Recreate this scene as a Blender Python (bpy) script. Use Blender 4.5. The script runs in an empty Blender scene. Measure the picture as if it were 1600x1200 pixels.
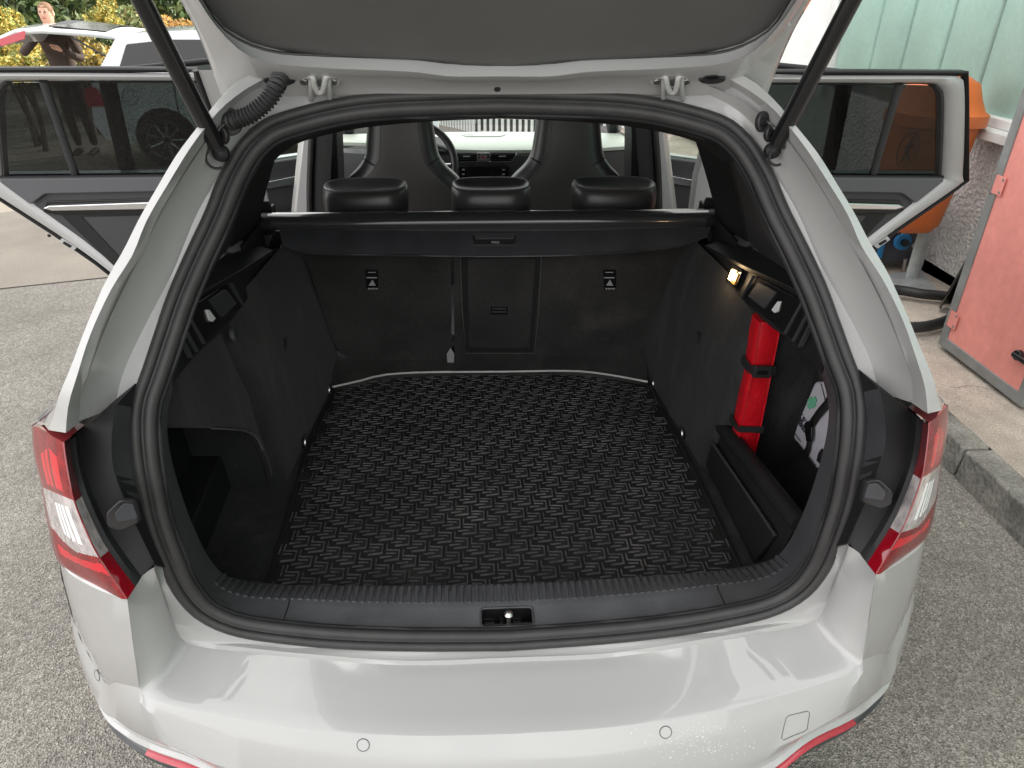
import bpy, bmesh, math, random
import numpy as np
from mathutils import Vector, Matrix, Euler
R = math.radians
rnd = random.Random(7)
scene = bpy.context.scene
col = scene.collection

# ------------------------------------------------------------------ camera
CAM = Vector((-0.0407, -0.66, 1.60))
PITCH, YAW, ROLL, FPX = R(29.5), R(3.0357), R(0.3554), 1109.0
fw = Vector((math.cos(PITCH)*math.sin(YAW), math.cos(PITCH)*math.cos(YAW), -math.sin(PITCH)))
rt = Vector((math.cos(YAW), -math.sin(YAW), 0.0)); up = rt.cross(fw)
rt, up = math.cos(ROLL)*rt + math.sin(ROLL)*up, -math.sin(ROLL)*rt + math.cos(ROLL)*up
cd = bpy.data.cameras.new('camera'); cam = bpy.data.objects.new('camera', cd); col.objects.link(cam)
cam.matrix_world = Matrix(((rt.x, up.x, -fw.x, CAM.x), (rt.y, up.y, -fw.y, CAM.y), (rt.z, up.z, -fw.z, CAM.z), (0, 0, 0, 1)))
cd.sensor_fit = 'HORIZONTAL'; cd.sensor_width = 36; cd.lens = 36*FPX/1600
cd.clip_start = 0.02; cd.clip_end = 400
scene.camera = cam

# ------------------------------------------------------------------ light
SUN_EL, SUN_AZ = R(32), R(60)          # azimuth measured from +y (ahead) towards +x (right)
world = bpy.data.worlds.new('World'); scene.world = world; world.use_nodes = True
nt = world.node_tree; nt.nodes.clear()
sky = nt.nodes.new('ShaderNodeTexSky'); sky.sky_type = 'NISHITA'; sky.sun_disc = False
sky.sun_elevation = SUN_EL; sky.sun_rotation = SUN_AZ
sky.air_density = 1.0; sky.dust_density = 2.5; sky.ozone_density = 1.0
hsv = nt.nodes.new('ShaderNodeHueSaturation'); hsv.inputs['Saturation'].default_value = 0.42
bgn = nt.nodes.new('ShaderNodeBackground'); bgn.inputs['Strength'].default_value = 0.15
wo = nt.nodes.new('ShaderNodeOutputWorld')
# thin bright cloud over the whole sky
tcw = nt.nodes.new('ShaderNodeTexCoord'); nzw = nt.nodes.new('ShaderNodeTexNoise')
nzw.inputs['Scale'].default_value = 2.2; nzw.inputs['Detail'].default_value = 7; nzw.inputs['Roughness'].default_value = 0.6
rpw = nt.nodes.new('ShaderNodeValToRGB'); rpw.color_ramp.elements[0].position = 0.42; rpw.color_ramp.elements[1].position = 0.66
rpw.color_ramp.elements[0].color = (.40, .40, .40, 1); rpw.color_ramp.elements[1].color = (0.95, 0.95, 0.95, 1)
mxw = nt.nodes.new('ShaderNodeMix'); mxw.data_type = 'RGBA'
nt.links.new(tcw.outputs['Generated'], nzw.inputs['Vector']); nt.links.new(nzw.outputs['Fac'], rpw.inputs['Fac'])
nt.links.new(rpw.outputs['Color'], mxw.inputs['Factor']); nt.links.new(sky.outputs[0], hsv.inputs['Color'])
nt.links.new(hsv.outputs['Color'], mxw.inputs['A']); mxw.inputs['B'].default_value = (13.0, 12.7, 12.4, 1)
nt.links.new(mxw.outputs['Result'], bgn.inputs['Color']); nt.links.new(bgn.outputs[0], wo.inputs[0])
sl = bpy.data.lights.new('sun', 'SUN'); sl.energy = 4.5; sl.angle = R(0.53); sl.color = (1.0, 0.93, 0.82)
sun = bpy.data.objects.new('sun', sl); col.objects.link(sun)
sd = Vector((math.cos(SUN_EL)*math.sin(SUN_AZ), math.cos(SUN_EL)*math.cos(SUN_AZ), math.sin(SUN_EL)))
sun.rotation_euler = sd.to_track_quat('Z', 'Y').to_euler(); sun.location = (12, 8, 14)
scene.view_settings.view_transform = 'Standard'; scene.view_settings.look = 'None'
scene.view_settings.exposure = 0.92; scene.view_settings.gamma = 1.0; scene.view_settings.use_curve_mapping = False
scene.render.engine = 'CYCLES'
scene.cycles.use_denoising = True
scene.cycles.max_bounces = 8; scene.cycles.transparent_max_bounces = 12
scene.cycles.sample_clamp_indirect = 8

# ------------------------------------------------------------------ helpers
def ray(px, py):
    return (px-800)/FPX*rt + (600-py)/FPX*up + fw
def at(px, py, ax, v):
    """point of a plane (x, y or z = v) seen at a photograph pixel"""
    d = ray(px, py); i = 'xyz'.index(ax)
    return CAM + d*((v-CAM[i])/d[i])
def on(px, py, f):
    """point of the surface f(P) = 0 seen at a photograph pixel (first crossing)"""
    d = ray(px, py); lo = 0.3; a = f(CAM+d*lo); t = lo
    while t < 40:
        t2 = t*1.02; b = f(CAM+d*t2)
        if (a < 0) != (b < 0):
            for _ in range(30):
                m = (t+t2)/2; c = f(CAM+d*m)
                if (c < 0) == (a < 0): t = m
                else: t2 = m
            return CAM+d*t
        t, a = t2, b
    return CAM+d*t
V = lambda *a: Vector(a)
def mir(P, s): return Vector((P[0]*s, P[1], P[2]))
def lerp(a, b, t): return a+(b-a)*t
def interp(x, xs, ys): return float(np.interp(x, xs, ys))

def catmull(pts, n, closed=False):
    """resample a polyline smoothly to n points, even in arc length"""
    P = [Vector(p) for p in pts]; m = len(P); out = []
    segs = m if closed else m-1
    for i in range(segs):
        if closed: a, b, c, d = P[(i-1) % m], P[i], P[(i+1) % m], P[(i+2) % m]
        else:
            b, c = P[i], P[i+1]; a = P[i-1] if i > 0 else b*2-c; d = P[i+2] if i+2 < m else c*2-b
        for k in range(12):
            t = k/12; t2, t3 = t*t, t*t*t
            out.append(0.5*((2*b)+(c-a)*t+(2*a-5*b+4*c-d)*t2+(3*b-a-3*c+d)*t3))
    out.append(P[0].copy() if closed else P[-1].copy())
    L = [0.0]
    for i in range(1, len(out)): L.append(L[-1]+(out[i]-out[i-1]).length)
    res = []; j = 0
    N = n if closed else n-1
    for k in range(n):
        s = L[-1]*k/N
        while j < len(L)-2 and L[j+1] < s: j += 1
        u = 0 if L[j+1] == L[j] else (s-L[j])/(L[j+1]-L[j])
        res.append(out[j].lerp(out[j+1], u))
    return res

def catp(pts, k):
    """smooth, k steps between neighbouring control points (rails with matching points stay matched)"""
    P = [Vector(p) for p in pts]; m = len(P); out = []
    for i in range(m-1):
        b, c = P[i], P[i+1]; a = P[i-1] if i > 0 else b*2-c; d = P[i+2] if i+2 < m else c*2-b
        for j in range(k):
            t = j/k; t2, t3 = t*t, t*t*t
            out.append(0.5*((2*b)+(c-a)*t+(2*a-5*b+4*c-d)*t2+(3*b-a-3*c+d)*t3))
    out.append(P[-1].copy()); return out
def toward(P, k):
    """P moved by the share k towards the middle of the open tailgate's mouth"""
    return P+(CAM-P)*k
def link(o, parent=None):
    col.objects.link(o)
    if parent is not None:
        o.parent = parent; o.matrix_parent_inverse = Matrix.Translation(-parent.location)
    return o
def mesh(name, verts, faces, mat, parent=None, smooth=False, bevel=0, seg=2, sub=0, solid=0, sharp=None, off=0):
    me = bpy.data.meshes.new(name); me.from_pydata([tuple(v) for v in verts], [], faces); me.validate(); me.update()
    bm = bmesh.new(); bm.from_mesh(me); bmesh.ops.recalc_face_normals(bm, faces=bm.faces); bm.to_mesh(me); bm.free()
    if smooth: me.polygons.foreach_set('use_smooth', [True]*len(me.polygons))
    if sharp is not None: me.set_sharp_from_angle(angle=R(sharp))
    if mat: me.materials.append(mat)
    o = link(bpy.data.objects.new(name, me), parent)
    if solid:
        md = o.modifiers.new('thick', 'SOLIDIFY'); md.thickness = solid; md.offset = off
    if bevel:
        md = o.modifiers.new('bev', 'BEVEL'); md.width = bevel; md.segments = seg; md.limit_method = 'ANGLE'; md.angle_limit = R(30)
        md.harden_normals = True
        me.polygons.foreach_set('use_smooth', [True]*len(me.polygons)); me.set_sharp_from_angle(angle=R(40))
    if sub:
        md = o.modifiers.new('sub', 'SUBSURF'); md.levels = sub; md.render_levels = sub
        me.polygons.foreach_set('use_smooth', [True]*len(me.polygons))
    return o
def loft(name, rails, mat, parent=None, n=None, closed=False, sharp=35, bevel=0, solid=0, off=0, sub=0, caps=False, ring=False):
    """skin between rails (lists of points); n = resample every rail to n points; ring = join last rail to first"""
    rl = [catmull(r, n, closed) for r in rails] if n else [[Vector(p) for p in r] for r in rails]
    k = len(rl[0]); verts = [p for r in rl for p in r]; F = []
    nr = len(rl)
    for i in range(nr if ring else nr-1):
        a = i*k; b = ((i+1) % nr)*k
        for j in range(k if closed else k-1):
            j2 = (j+1) % k; F.append((a+j, a+j2, b+j2, b+j))
    if caps:
        if closed: F.append(tuple(range(k))[::-1]); F.append(tuple(range((nr-1)*k, nr*k)))
        else: F.append(tuple(i*k for i in range(nr))); F.append(tuple(i*k+k-1 for i in range(nr)))
    return mesh(name, verts, F, mat, parent, smooth=True, sharp=sharp, bevel=bevel, solid=solid, off=off, sub=sub)
def frames(P, closed=False, upv=None):
    n = len(P); T = []
    for i in range(n):
        a = P[i-1] if (closed or i > 0) else P[i]; b = P[(i+1) % n] if (closed or i < n-1) else P[i]
        T.append((b-a).normalized())
    u0 = upv or (Vector((0, 0, 1)) if abs(T[0].z) < 0.9 else Vector((1, 0, 0)))
    out = []; u = (u0-T[0]*u0.dot(T[0])).normalized()
    for t in T:
        u = (u-t*u.dot(t)).normalized(); out.append((t, u, t.cross(u)))
    return out
def tube(name, pts, r, mat, parent=None, closed=False, n=None, seg=8, flat=1.0, upv=None, caps=True):
    P = catmull(pts, n, closed) if n else [Vector(p) for p in pts]
    fr = frames(P, closed, upv); rails = []
    verts = []; F = []; m = len(P)
    for i, (p, (t, u, w)) in enumerate(zip(P, fr)):
        rr = r(i/(m-1)) if callable(r) else r
        for k in range(seg):
            a = 2*math.pi*k/seg; verts.append(p+u*math.cos(a)*rr*flat+w*math.sin(a)*rr)
    for i in range(m if closed else m-1):
        a = i*seg; b = ((i+1) % m)*seg
        for k in range(seg): F.append((a+k, a+(k+1) % seg, b+(k+1) % seg, b+k))
    if caps and not closed: F.append(tuple(range(seg))); F.append(tuple(range((m-1)*seg, m*seg))[::-1])
    return mesh(name, verts, F, mat, parent, smooth=True, sharp=60)
CUBEF = [(0, 1, 3, 2), (4, 6, 7, 5), (0, 4, 5, 1), (2, 3, 7, 6), (0, 2, 6, 4), (1, 5, 7, 3)]
def boxv(c, s, rot=None):
    c = Vector(c); M = rot if rot is not None else Matrix.Identity(3)
    return [c+M @ Vector((x*s[0]/2, y*s[1]/2, z*s[2]/2)) for x in (-1, 1) for y in (-1, 1) for z in (-1, 1)]
def box(name, c, s, mat, parent=None, rot=None, bevel=0.003, seg=2):
    return mesh(name, boxv(c, s, rot), CUBEF, mat, parent, bevel=bevel, seg=seg)
def boxes(name, lst, mat, parent=None):
    v = []; f = []
    for c, s, rot in lst:
        b = len(v); v += boxv(c, s, rot); f += [tuple(i+b for i in q) for q in CUBEF]
    return mesh(name, v, f, mat, parent)
def slab(name, poly, thick, mat, parent=None, bevel=0.002, seg=2):
    """polygon (3D points, planar enough) pushed along the vector thick"""
    P = [Vector(p) for p in poly]; n = len(P); T = Vector(thick)
    verts = P+[p+T for p in P]
    F = [tuple(range(n))[::-1], tuple(range(n, 2*n))]+[(i, (i+1) % n, n+(i+1) % n, n+i) for i in range(n)]
    return mesh(name, verts, F, mat, parent, bevel=bevel, seg=seg)
def ringslab(name, outer, inner, thick, mat, parent=None, bevel=0.002):
    n = len(outer); T = Vector(thick)
    v = [Vector(p) for p in outer]+[Vector(p) for p in inner]; v += [p+T for p in v]
    F = []
    for i in range(n):
        j = (i+1) % n
        F += [(i, j, n+j, n+i), (2*n+i, 3*n+i, 3*n+j, 2*n+j), (i, 2*n+i, 2*n+j, j), (n+i, n+j, 3*n+j, 3*n+i)]
    return mesh(name, v, F, mat, parent, bevel=bevel)
def disc(name, c, axis, r, th, mat, parent=None, seg=24, bevel=0.002, squash=(1, 1), upv=None):
    c = Vector(c); a = Vector(axis).normalized(); u = upv or (Vector((0, 0, 1)) if abs(a.z) < 0.9 else Vector((0, 1, 0)))
    u = (u-a*u.dot(a)).normalized(); w = a.cross(u)
    return slab(name, [c+u*math.cos(2*math.pi*k/seg)*r*squash[0]+w*math.sin(2*math.pi*k/seg)*r*squash[1] for k in range(seg)], a*th, mat, parent, bevel=bevel)
def lathe(name, c, prof, mat, parent=None, seg=28, axis=(0, 0, 1), sharp=40, caps=True):
    """prof: (radius, height) pairs along axis"""
    c = Vector(c); a = Vector(axis).normalized(); u = Vector((1, 0, 0)) if abs(a.x) < 0.9 else Vector((0, 1, 0))
    u = (u-a*u.dot(a)).normalized(); w = a.cross(u)
    return loft(name, [[c+a*h+(u*math.cos(2*math.pi*k/seg)+w*math.sin(2*math.pi*k/seg))*max(r, 1e-4) for k in range(seg)] for r, h in prof], mat, parent, closed=True, sharp=sharp, caps=caps)
def roundpoly(pts, r, k=4):
    """round the corners of a planar 3D polygon"""
    P = [Vector(p) for p in pts]; n = len(P); out = []
    for i in range(n):
        a, b, c = P[i-1], P[i], P[(i+1) % n]
        d1 = (a-b); d2 = (c-b); q = min(r, d1.length*0.45, d2.length*0.45)
        s = b+d1.normalized()*q; e = b+d2.normalized()*q
        for j in range(k+1):
            t = j/k; out.append(s*(1-t)**2+b*2*t*(1-t)+e*t*t)
    return out
def text(name, s, size, loc, xdir, ydir, mat, parent=None, align='CENTER', ext=0.0006):
    cu = bpy.data.curves.new(name, 'FONT'); cu.body = s; cu.size = size; cu.align_x = align; cu.align_y = 'CENTER'; cu.extrude = ext
    cu.materials.append(mat); o = bpy.data.objects.new(name, cu); col.objects.link(o)
    x = Vector(xdir).normalized(); y = Vector(ydir); y = (y-x*y.dot(x)).normalized(); z = x.cross(y); l = Vector(loc)
    M = Matrix(((x.x, y.x, z.x, l.x), (x.y, y.y, z.y, l.y), (x.z, y.z, z.z, l.z), (0, 0, 0, 1)))
    if parent is not None:
        o.parent = parent; o.matrix_parent_inverse = Matrix.Translation(-parent.location)
    me = bpy.data.meshes.new_from_object(o.evaluated_get(bpy.context.evaluated_depsgraph_get()))
    bpy.data.objects.remove(o); me.materials.clear(); me.materials.append(mat); o = bpy.data.objects.new(name, me); col.objects.link(o)
    if parent is not None:
        o.parent = parent; o.matrix_parent_inverse = Matrix.Translation(-parent.location)
    o.matrix_basis = M
    return o
def thing(name, label, cat, loc=(0, 0, 0), group=None):
    o = bpy.data.objects.new(name, None); o.location = loc; o.empty_display_size = 0.1; col.objects.link(o)
    o['label'] = label; o['category'] = cat
    if group: o['group'] = group
    return o
def part(name, parent):
    return link(bpy.data.objects.new(name, None), parent)
def tag(o, label, cat, group=None):
    o['label'] = label; o['category'] = cat
    if group: o['group'] = group
    return o
def struct(o): o['kind'] = 'structure'; return o
def stuff(o): o['kind'] = 'stuff'; return o

# ------------------------------------------------------------------ materials
def mat(name, color, rough=0.5, metal=0.0, coat=0.0, spec=0.5, noise=None, bump=None, sheen=0.0, alpha_mix=None, emit=None, coatr=0.015, dust=None, specks=None):
    """noise = (scale, amount, detail): colour mottling; bump = (scale, strength, distance)"""
    m = bpy.data.materials.new(name); m.use_nodes = True; t = m.node_tree; b = t.nodes['Principled BSDF']
    b.inputs['Base Color'].default_value = (*color, 1); b.inputs['Roughness'].default_value = rough
    b.inputs['Metallic'].default_value = metal; b.inputs['Coat Weight'].default_value = coat; b.inputs['Coat Roughness'].default_value = coatr
    b.inputs['Specular IOR Level'].default_value = spec; b.inputs['Sheen Weight'].default_value = sheen
    if emit: b.inputs['Emission Color'].default_value = (*emit[0], 1); b.inputs['Emission Strength'].default_value = emit[1]
    if noise or bump or dust or specks: tc = t.nodes.new('ShaderNodeTexCoord')
    if noise:
        lst = noise if isinstance(noise, list) else [noise]; prev = None
        for sc, am, det in lst:
            nz = t.nodes.new('ShaderNodeTexNoise'); nz.inputs['Scale'].default_value = sc; nz.inputs['Detail'].default_value = det
            t.links.new(tc.outputs['Object'], nz.inputs['Vector'])
            mr = t.nodes.new('ShaderNodeMapRange'); mr.inputs['From Min'].default_value = 0.3; mr.inputs['From Max'].default_value = 0.7
            mr.inputs['To Min'].default_value = 1-am; mr.inputs['To Max'].default_value = 1+am
            t.links.new(nz.outputs['Fac'], mr.inputs['Value'])
            mx = t.nodes.new('ShaderNodeVectorMath'); mx.operation = 'SCALE'
            if prev is None: mx.inputs[0].default_value = color
            else: t.links.new(prev, mx.inputs[0])
            t.links.new(mr.outputs[0], mx.inputs['Scale']); prev = mx.outputs[0]
        t.links.new(prev, b.inputs['Base Color'])
    def over(fac, c):
        mx = t.nodes.new('ShaderNodeMix'); mx.data_type = 'RGBA'; t.links.new(fac, mx.inputs['Factor']); mx.inputs['B'].default_value = (*c, 1)
        if b.inputs['Base Color'].links: t.links.new(b.inputs['Base Color'].links[0].from_socket, mx.inputs['A'])
        else: mx.inputs['A'].default_value = (*color, 1)
        t.links.new(mx.outputs['Result'], b.inputs['Base Color'])
    for sc, lo, hi, am, c, st in (dust or []):
        mp = t.nodes.new('ShaderNodeMapping'); mp.inputs['Scale'].default_value = st; t.links.new(tc.outputs['Object'], mp.inputs['Vector'])
        nz = t.nodes.new('ShaderNodeTexNoise'); nz.inputs['Scale'].default_value = sc; nz.inputs['Detail'].default_value = 9; nz.inputs['Roughness'].default_value = .62; t.links.new(mp.outputs[0], nz.inputs['Vector'])
        mr = t.nodes.new('ShaderNodeMapRange'); mr.inputs['From Min'].default_value = lo; mr.inputs['From Max'].default_value = hi; mr.inputs['To Max'].default_value = am; t.links.new(nz.outputs['Fac'], mr.inputs[0]); over(mr.outputs[0], c)
    for sc, size, am, c in (specks or []):
        vo = t.nodes.new('ShaderNodeTexVoronoi'); vo.inputs['Scale'].default_value = sc; t.links.new(tc.outputs['Object'], vo.inputs['Vector'])
        mr = t.nodes.new('ShaderNodeMapRange'); mr.inputs['From Min'].default_value = size; mr.inputs['From Max'].default_value = size*.6; mr.inputs['To Max'].default_value = am; t.links.new(vo.outputs['Distance'], mr.inputs[0])
        rg = t.nodes.new('ShaderNodeSeparateColor'); t.links.new(vo.outputs['Color'], rg.inputs[0]); gt = t.nodes.new('ShaderNodeMath'); gt.operation = 'GREATER_THAN'; gt.inputs[1].default_value = .72; t.links.new(rg.outputs[0], gt.inputs[0])
        ml = t.nodes.new('ShaderNodeMath'); ml.operation = 'MULTIPLY'; t.links.new(mr.outputs[0], ml.inputs[0]); t.links.new(gt.outputs[0], ml.inputs[1]); over(ml.outputs[0], c)
    if bump:
        nz = t.nodes.new('ShaderNodeTexNoise'); nz.inputs['Scale'].default_value = bump[0]; nz.inputs['Detail'].default_value = 4
        bp = t.nodes.new('ShaderNodeBump'); bp.inputs['Strength'].default_value = bump[1]; bp.inputs['Distance'].default_value = bump[2]
        t.links.new(tc.outputs['Object'], nz.inputs['Vector']); t.links.new(nz.outputs['Fac'], bp.inputs['Height']); t.links.new(bp.outputs[0], b.inputs['Normal'])
    return m
def glassmat(name, tint, gloss=0.02, refl=1.45):
    m = bpy.data.materials.new(name); m.use_nodes = True; t = m.node_tree; t.nodes.clear()
    tr = t.nodes.new('ShaderNodeBsdfTransparent'); tr.inputs['Color'].default_value = (*tint, 1)
    gl = t.nodes.new('ShaderNodeBsdfGlossy'); gl.inputs['Roughness'].default_value = gloss
    fr = t.nodes.new('ShaderNodeFresnel'); fr.inputs['IOR'].default_value = refl
    mx = t.nodes.new('ShaderNodeMixShader'); o = t.nodes.new('ShaderNodeOutputMaterial')
    ge = t.nodes.new('ShaderNodeNewGeometry'); iv = t.nodes.new('ShaderNodeMath'); iv.operation = 'SUBTRACT'; iv.inputs[0].default_value = 1; t.links.new(ge.outputs['Backfacing'], iv.inputs[1])
    ml = t.nodes.new('ShaderNodeMath'); ml.operation = 'MULTIPLY'; t.links.new(fr.outputs[0], ml.inputs[0]); t.links.new(iv.outputs[0], ml.inputs[1])
    t.links.new(ml.outputs[0], mx.inputs[0]); t.links.new(tr.outputs[0], mx.inputs[1]); t.links.new(gl.outputs[0], mx.inputs[2]); t.links.new(mx.outputs[0], o.inputs[0])
    return m
M = {}
M['paint'] = mat('car_paint', (0.395, 0.394, 0.390), 0.42, 0, 1.0, noise=(3, 0.012, 2), dust=[(9, .58, .80, .10, (.30, .28, .25), (1, 1, 1))], specks=[(60, .045, .35, (.22, .20, .18))])
M['plastic'] = mat('black_plastic', (0.011, 0.0113, 0.0125), 0.55, spec=.35, bump=(700, 0.15, 0.0006), noise=(9, 0.2, 4))
M['sill'] = mat('sill_plastic', (0.060, 0.0612, 0.0665), 0.46, bump=(800, 0.15, 0.0006), noise=[(14, 0.18, 5), (300, .1, 3)])
M['plastic2'] = mat('grey_plastic', (0.040, 0.041, 0.046), 0.46, bump=(800, 0.15, 0.0006), noise=(14, 0.22, 5))
M['seal'] = mat('seal_rubber', (0.025, 0.024, 0.0245), 0.5, noise=(25, 0.2, 4), sheen=0.1)
M['rubber'] = mat('rubber', (0.022, 0.021, 0.022), 0.45, noise=(20, 0.25, 4))
M['bar'] = mat('cover_bar', (.035, .036, .038), .2, coat=.6)
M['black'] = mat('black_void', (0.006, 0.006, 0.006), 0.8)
M['gloss'] = mat('gloss_black', (0.010, 0.010, 0.011), 0.14)
M['carpet'] = mat('boot_carpet', (0.017, 0.0172, 0.0182), 0.95, sheen=0.1, dust=[(4, .52, .85, .45, (.10, .097, .092), (2.2, 2.2, .7)), (26, .62, .80, .35, (.11, .107, .10), (3, 3, .6))], specks=[(75, .07, .7, (.20, .19, .18)), (190, .10, .4, (.12, .115, .11))], noise=[(5, 0.35, 6), (420, 0.45, 3)], bump=(600, 0.6, 0.0015), spec=0.15)
M['seatcarpet'] = mat('seat_carpet', (0.027, 0.0265, 0.026), 0.95, sheen=0.1, dust=[(6, .52, .82, .4, (.12, .115, .11), (1, 1, 1))], specks=[(75, .07, .7, (.20, .19, .18)), (190, .10, .4, (.13, .125, .12))], noise=[(4, 0.4, 6), (420, 0.45, 3)], bump=(600, 0.6, 0.0015), spec=0.15)
M['leather'] = mat('seat_leather', (0.046, 0.045, 0.045), 0.33, bump=(160, 0.15, 0.001), noise=(6, 0.15, 3))
M['brownleather'] = mat('seat_back_leather', (0.060, 0.056, 0.053), 0.40, bump=(220, 0.12, 0.001))
M['matrub'] = mat('mat_rubber', (0.007, 0.007, 0.0075), 0.7, noise=(8, 0.3, 5), dust=[(7, .55, .85, .35, (.07, .066, .06), (1, 1, 1))], specks=[(48, .05, .8, (.22, .20, .17))])  # darker than the tread blocks: shade in the gaps put into the colour
M['matblock'] = mat('mat_block', (0.018, 0.0176, 0.0184), 0.7, spec=.3, noise=[(8, 0.3, 5), (60, .2, 4)], dust=[(7, .55, .85, .35, (.08, .075, .068), (1, 1, 1))])
M['doorseal'] = mat('door_seal', (.007, .007, .0075), .6, spec=.3)
M['matrib'] = mat('mat_rib', (0.062, 0.061, 0.062), 0.68, spec=.3, noise=[(10, 0.4, 6), (70, .35, 4)], dust=[(5, .58, .8, .4, (.19, .175, .155), (1, 1, 1))])
M['steel'] = mat('steel', (0.55, 0.54, 0.52), 0.3, 1.0)
M['chrome'] = mat('satin_chrome', (0.75, 0.75, 0.76), 0.14, 1.0)
M['greypaint'] = mat('bracket_paint', (0.42, 0.42, 0.41), 0.4, 0, 0.3)
M['seam'] = mat('seam_thread', (0.09, 0.085, 0.08), 0.7)
M['white'] = mat('white_print', (0.75, 0.75, 0.75), 0.6)
M['dimwhite'] = mat('grey_print', (0.32, 0.32, 0.32), 0.6)
M['red'] = mat('red_pvc', (0.55, 0.006, 0.014), 0.36, noise=(30, 0.1, 5), bump=(42, 0.55, 0.006), specks=[(120, .12, .5, (.75, .45, .42))])
M['webbing'] = mat('black_webbing', (0.012, 0.012, 0.012), 0.7, bump=(900, 0.4, 0.001))
M['aid'] = mat('white_pvc', (0.62, 0.60, 0.66), 0.45, bump=(30, 0.3, 0.006), noise=(12, 0.06, 3))
M['green'] = mat('green_print', (0.17, 0.55, 0.33), 0.6)
M['print'] = mat('black_print', (0.03, 0.03, 0.05), 0.6)
M['lensred'] = mat('red_lens', (0.21, 0.0035, 0.008), 0.24, coat=.10, spec=.15, noise=[(55, .35, 2)], bump=(120, .12, .002))
M['lensdark'] = mat('dark_red_lens', (0.22, 0.003, 0.010), 0.12, coat=1)
M['lensclear'] = mat('clear_lens', (0.50, 0.45, 0.45), 0.25, .1, coat=.5, noise=[(60, .35, 3)], bump=(90, .25, .003))
M['lampglow'] = mat('light_band', (0.62, 0.010, 0.022), 0.24, coat=.10, spec=.15)
M['lensrim'] = mat('lens_rim', (.16, .02, .025), .2, coat=.3)
M['reflector'] = mat('lamp_reflector', (0.80, 0.77, 0.77), 0.35, 0.15, noise=(26, 0.2, 4), bump=(60, 0.5, 0.006))
M['reflred'] = mat('red_reflector', (0.42, 0.01, 0.03), 0.2, coat=1, bump=(500, 0.4, 0.001))
M['tint'] = glassmat('tinted_glass', (0.215, 0.23, 0.23), 0.01)
M['clearglass'] = glassmat('clear_glass', (0.85, 0.9, 0.87), 0.005)
M['trimdark'] = mat('tailgate_trim', (0.080, 0.0785, 0.0765), 0.62, bump=(500, 0.2, 0.0008), noise=(3, 0.12, 4))
M['doortrim'] = mat('door_trim', (0.042, 0.042, 0.045), 0.6, bump=(500, 0.2, 0.0008), noise=(5, 0.08, 3))
M['doortrim2'] = mat('door_trim_upper', (0.088, 0.088, 0.096), 0.62, bump=(400, 0.2, 0.0008))
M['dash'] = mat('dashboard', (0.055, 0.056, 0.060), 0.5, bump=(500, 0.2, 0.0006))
M['dashtop_sunlit'] = mat('dashboard_top_sunlit', (0.62, 0.68, 0.60), 0.5, bump=(400, 0.2, 0.0006))  # pale tone stands in for sunlight on a dark dash top
M['tyre'] = mat('tyre', (0.015, 0.015, 0.015), 0.75)
M['galvrim'] = mat('rim_dark', (.12, .12, .125), .4, .6)
M['alloy'] = mat('alloy', (0.45, 0.46, 0.47), 0.3, 0.9)
M['bulb'] = mat('lamp_bulb', (1, 0.8, 0.5), 0.3, emit=((1.0, 0.62, 0.22), 16))
M['amber'] = mat('lamp_cover', (0.35, 0.2, 0.07), 0.3, emit=((1.0, 0.42, 0.08), 0.35))
# ------------------------------------------------------------------ the estate car (x right, y ahead, z up; origin under the rear bumper)
car = thing('estate_car', 'light grey estate car with raised tailgate, open doors and an empty black boot', 'car', (0, 0, 0))
def both(rails): return [[mir(p, -1) for p in r][::-1][:-1]+[Vector(p) for p in r] for r in [r[::-1] for r in rails]]
def pxr(lst, ax='y'): return [at(p[0], p[1], ax, p[2]) for p in lst]

# opening edge (outer edge of the rubber seal), bottom centre -> top centre, right half
SEAL = [V(0, .189, .589), V(.15, .189, .596), V(.27, .19, .606), V(.36, .192, .619), V(.455, .193, .644), V(.510, .195, .683), V(.537, .197, .74), V(.549, .203, .81),
        V(.557, .213, .87), V(.559, .225, .93), V(.559, .24, .985), V(.558, .26, 1.03), V(.553, .278, 1.06), V(.541, .298, 1.09), V(.522, .33, 1.14), V(.502, .36, 1.19),
        V(.478, .397, 1.24), V(.451, .43, 1.29), V(.431, .46, 1.335), V(.413, .482, 1.366), V(.395, .498, 1.388), V(.365, .515, 1.41), V(.32, .527, 1.424), V(.25, .54, 1.438),
        V(.18, .546, 1.445), V(.09, .549, 1.448), V(0, .55, 1.45)]
half = catmull(SEAL, 90)
loop = half[:-1]+[mir(p, -1) for p in half[::-1]][:-1]
cen = V(0, .33, 1.0)
def opening_frames(P):
    out = []; n = len(P)
    for i in range(n):
        t = (P[(i+1) % n]-P[i-1]).normalized(); a = cen-P[i]; a = (a-t*a.dot(t))
        b = t.cross(a).normalized()
        if b.y > 0: b = -b
        # inward direction lies across the opening, in the local plane
        a = b.cross(t)
        if a.dot(cen-P[i]) < 0: a = -a
        out.append((a.normalized(), b))
    return out
OF = opening_frames(loop)
def off_loop(a, b): return [p+f[0]*a+f[1]*b for p, f in zip(loop, OF)]
prof = [(-.003, -.004), (-.003, .004), (.000, .0075), (.006, .0085), (.0115, .006), (.013, .001), (.0155, .001), (.017, .006), (.021, .0095), (.028, .009), (.033, .004), (.035, -.004), (.036, -.02)]
loft('weatherstrip', [off_loop(a, b) for a, b in prof], M['seal'], car, closed=True, sharp=50)
tube('seal_bead', off_loop(.0385, .0015), .0028, M['plastic'], car, closed=True, seg=6)
IN = off_loop(.037, -.004)                      # inner edge of the seal
nh = len(half)
INh = IN[:nh]                                   # right half, bottom centre -> top centre

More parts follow.
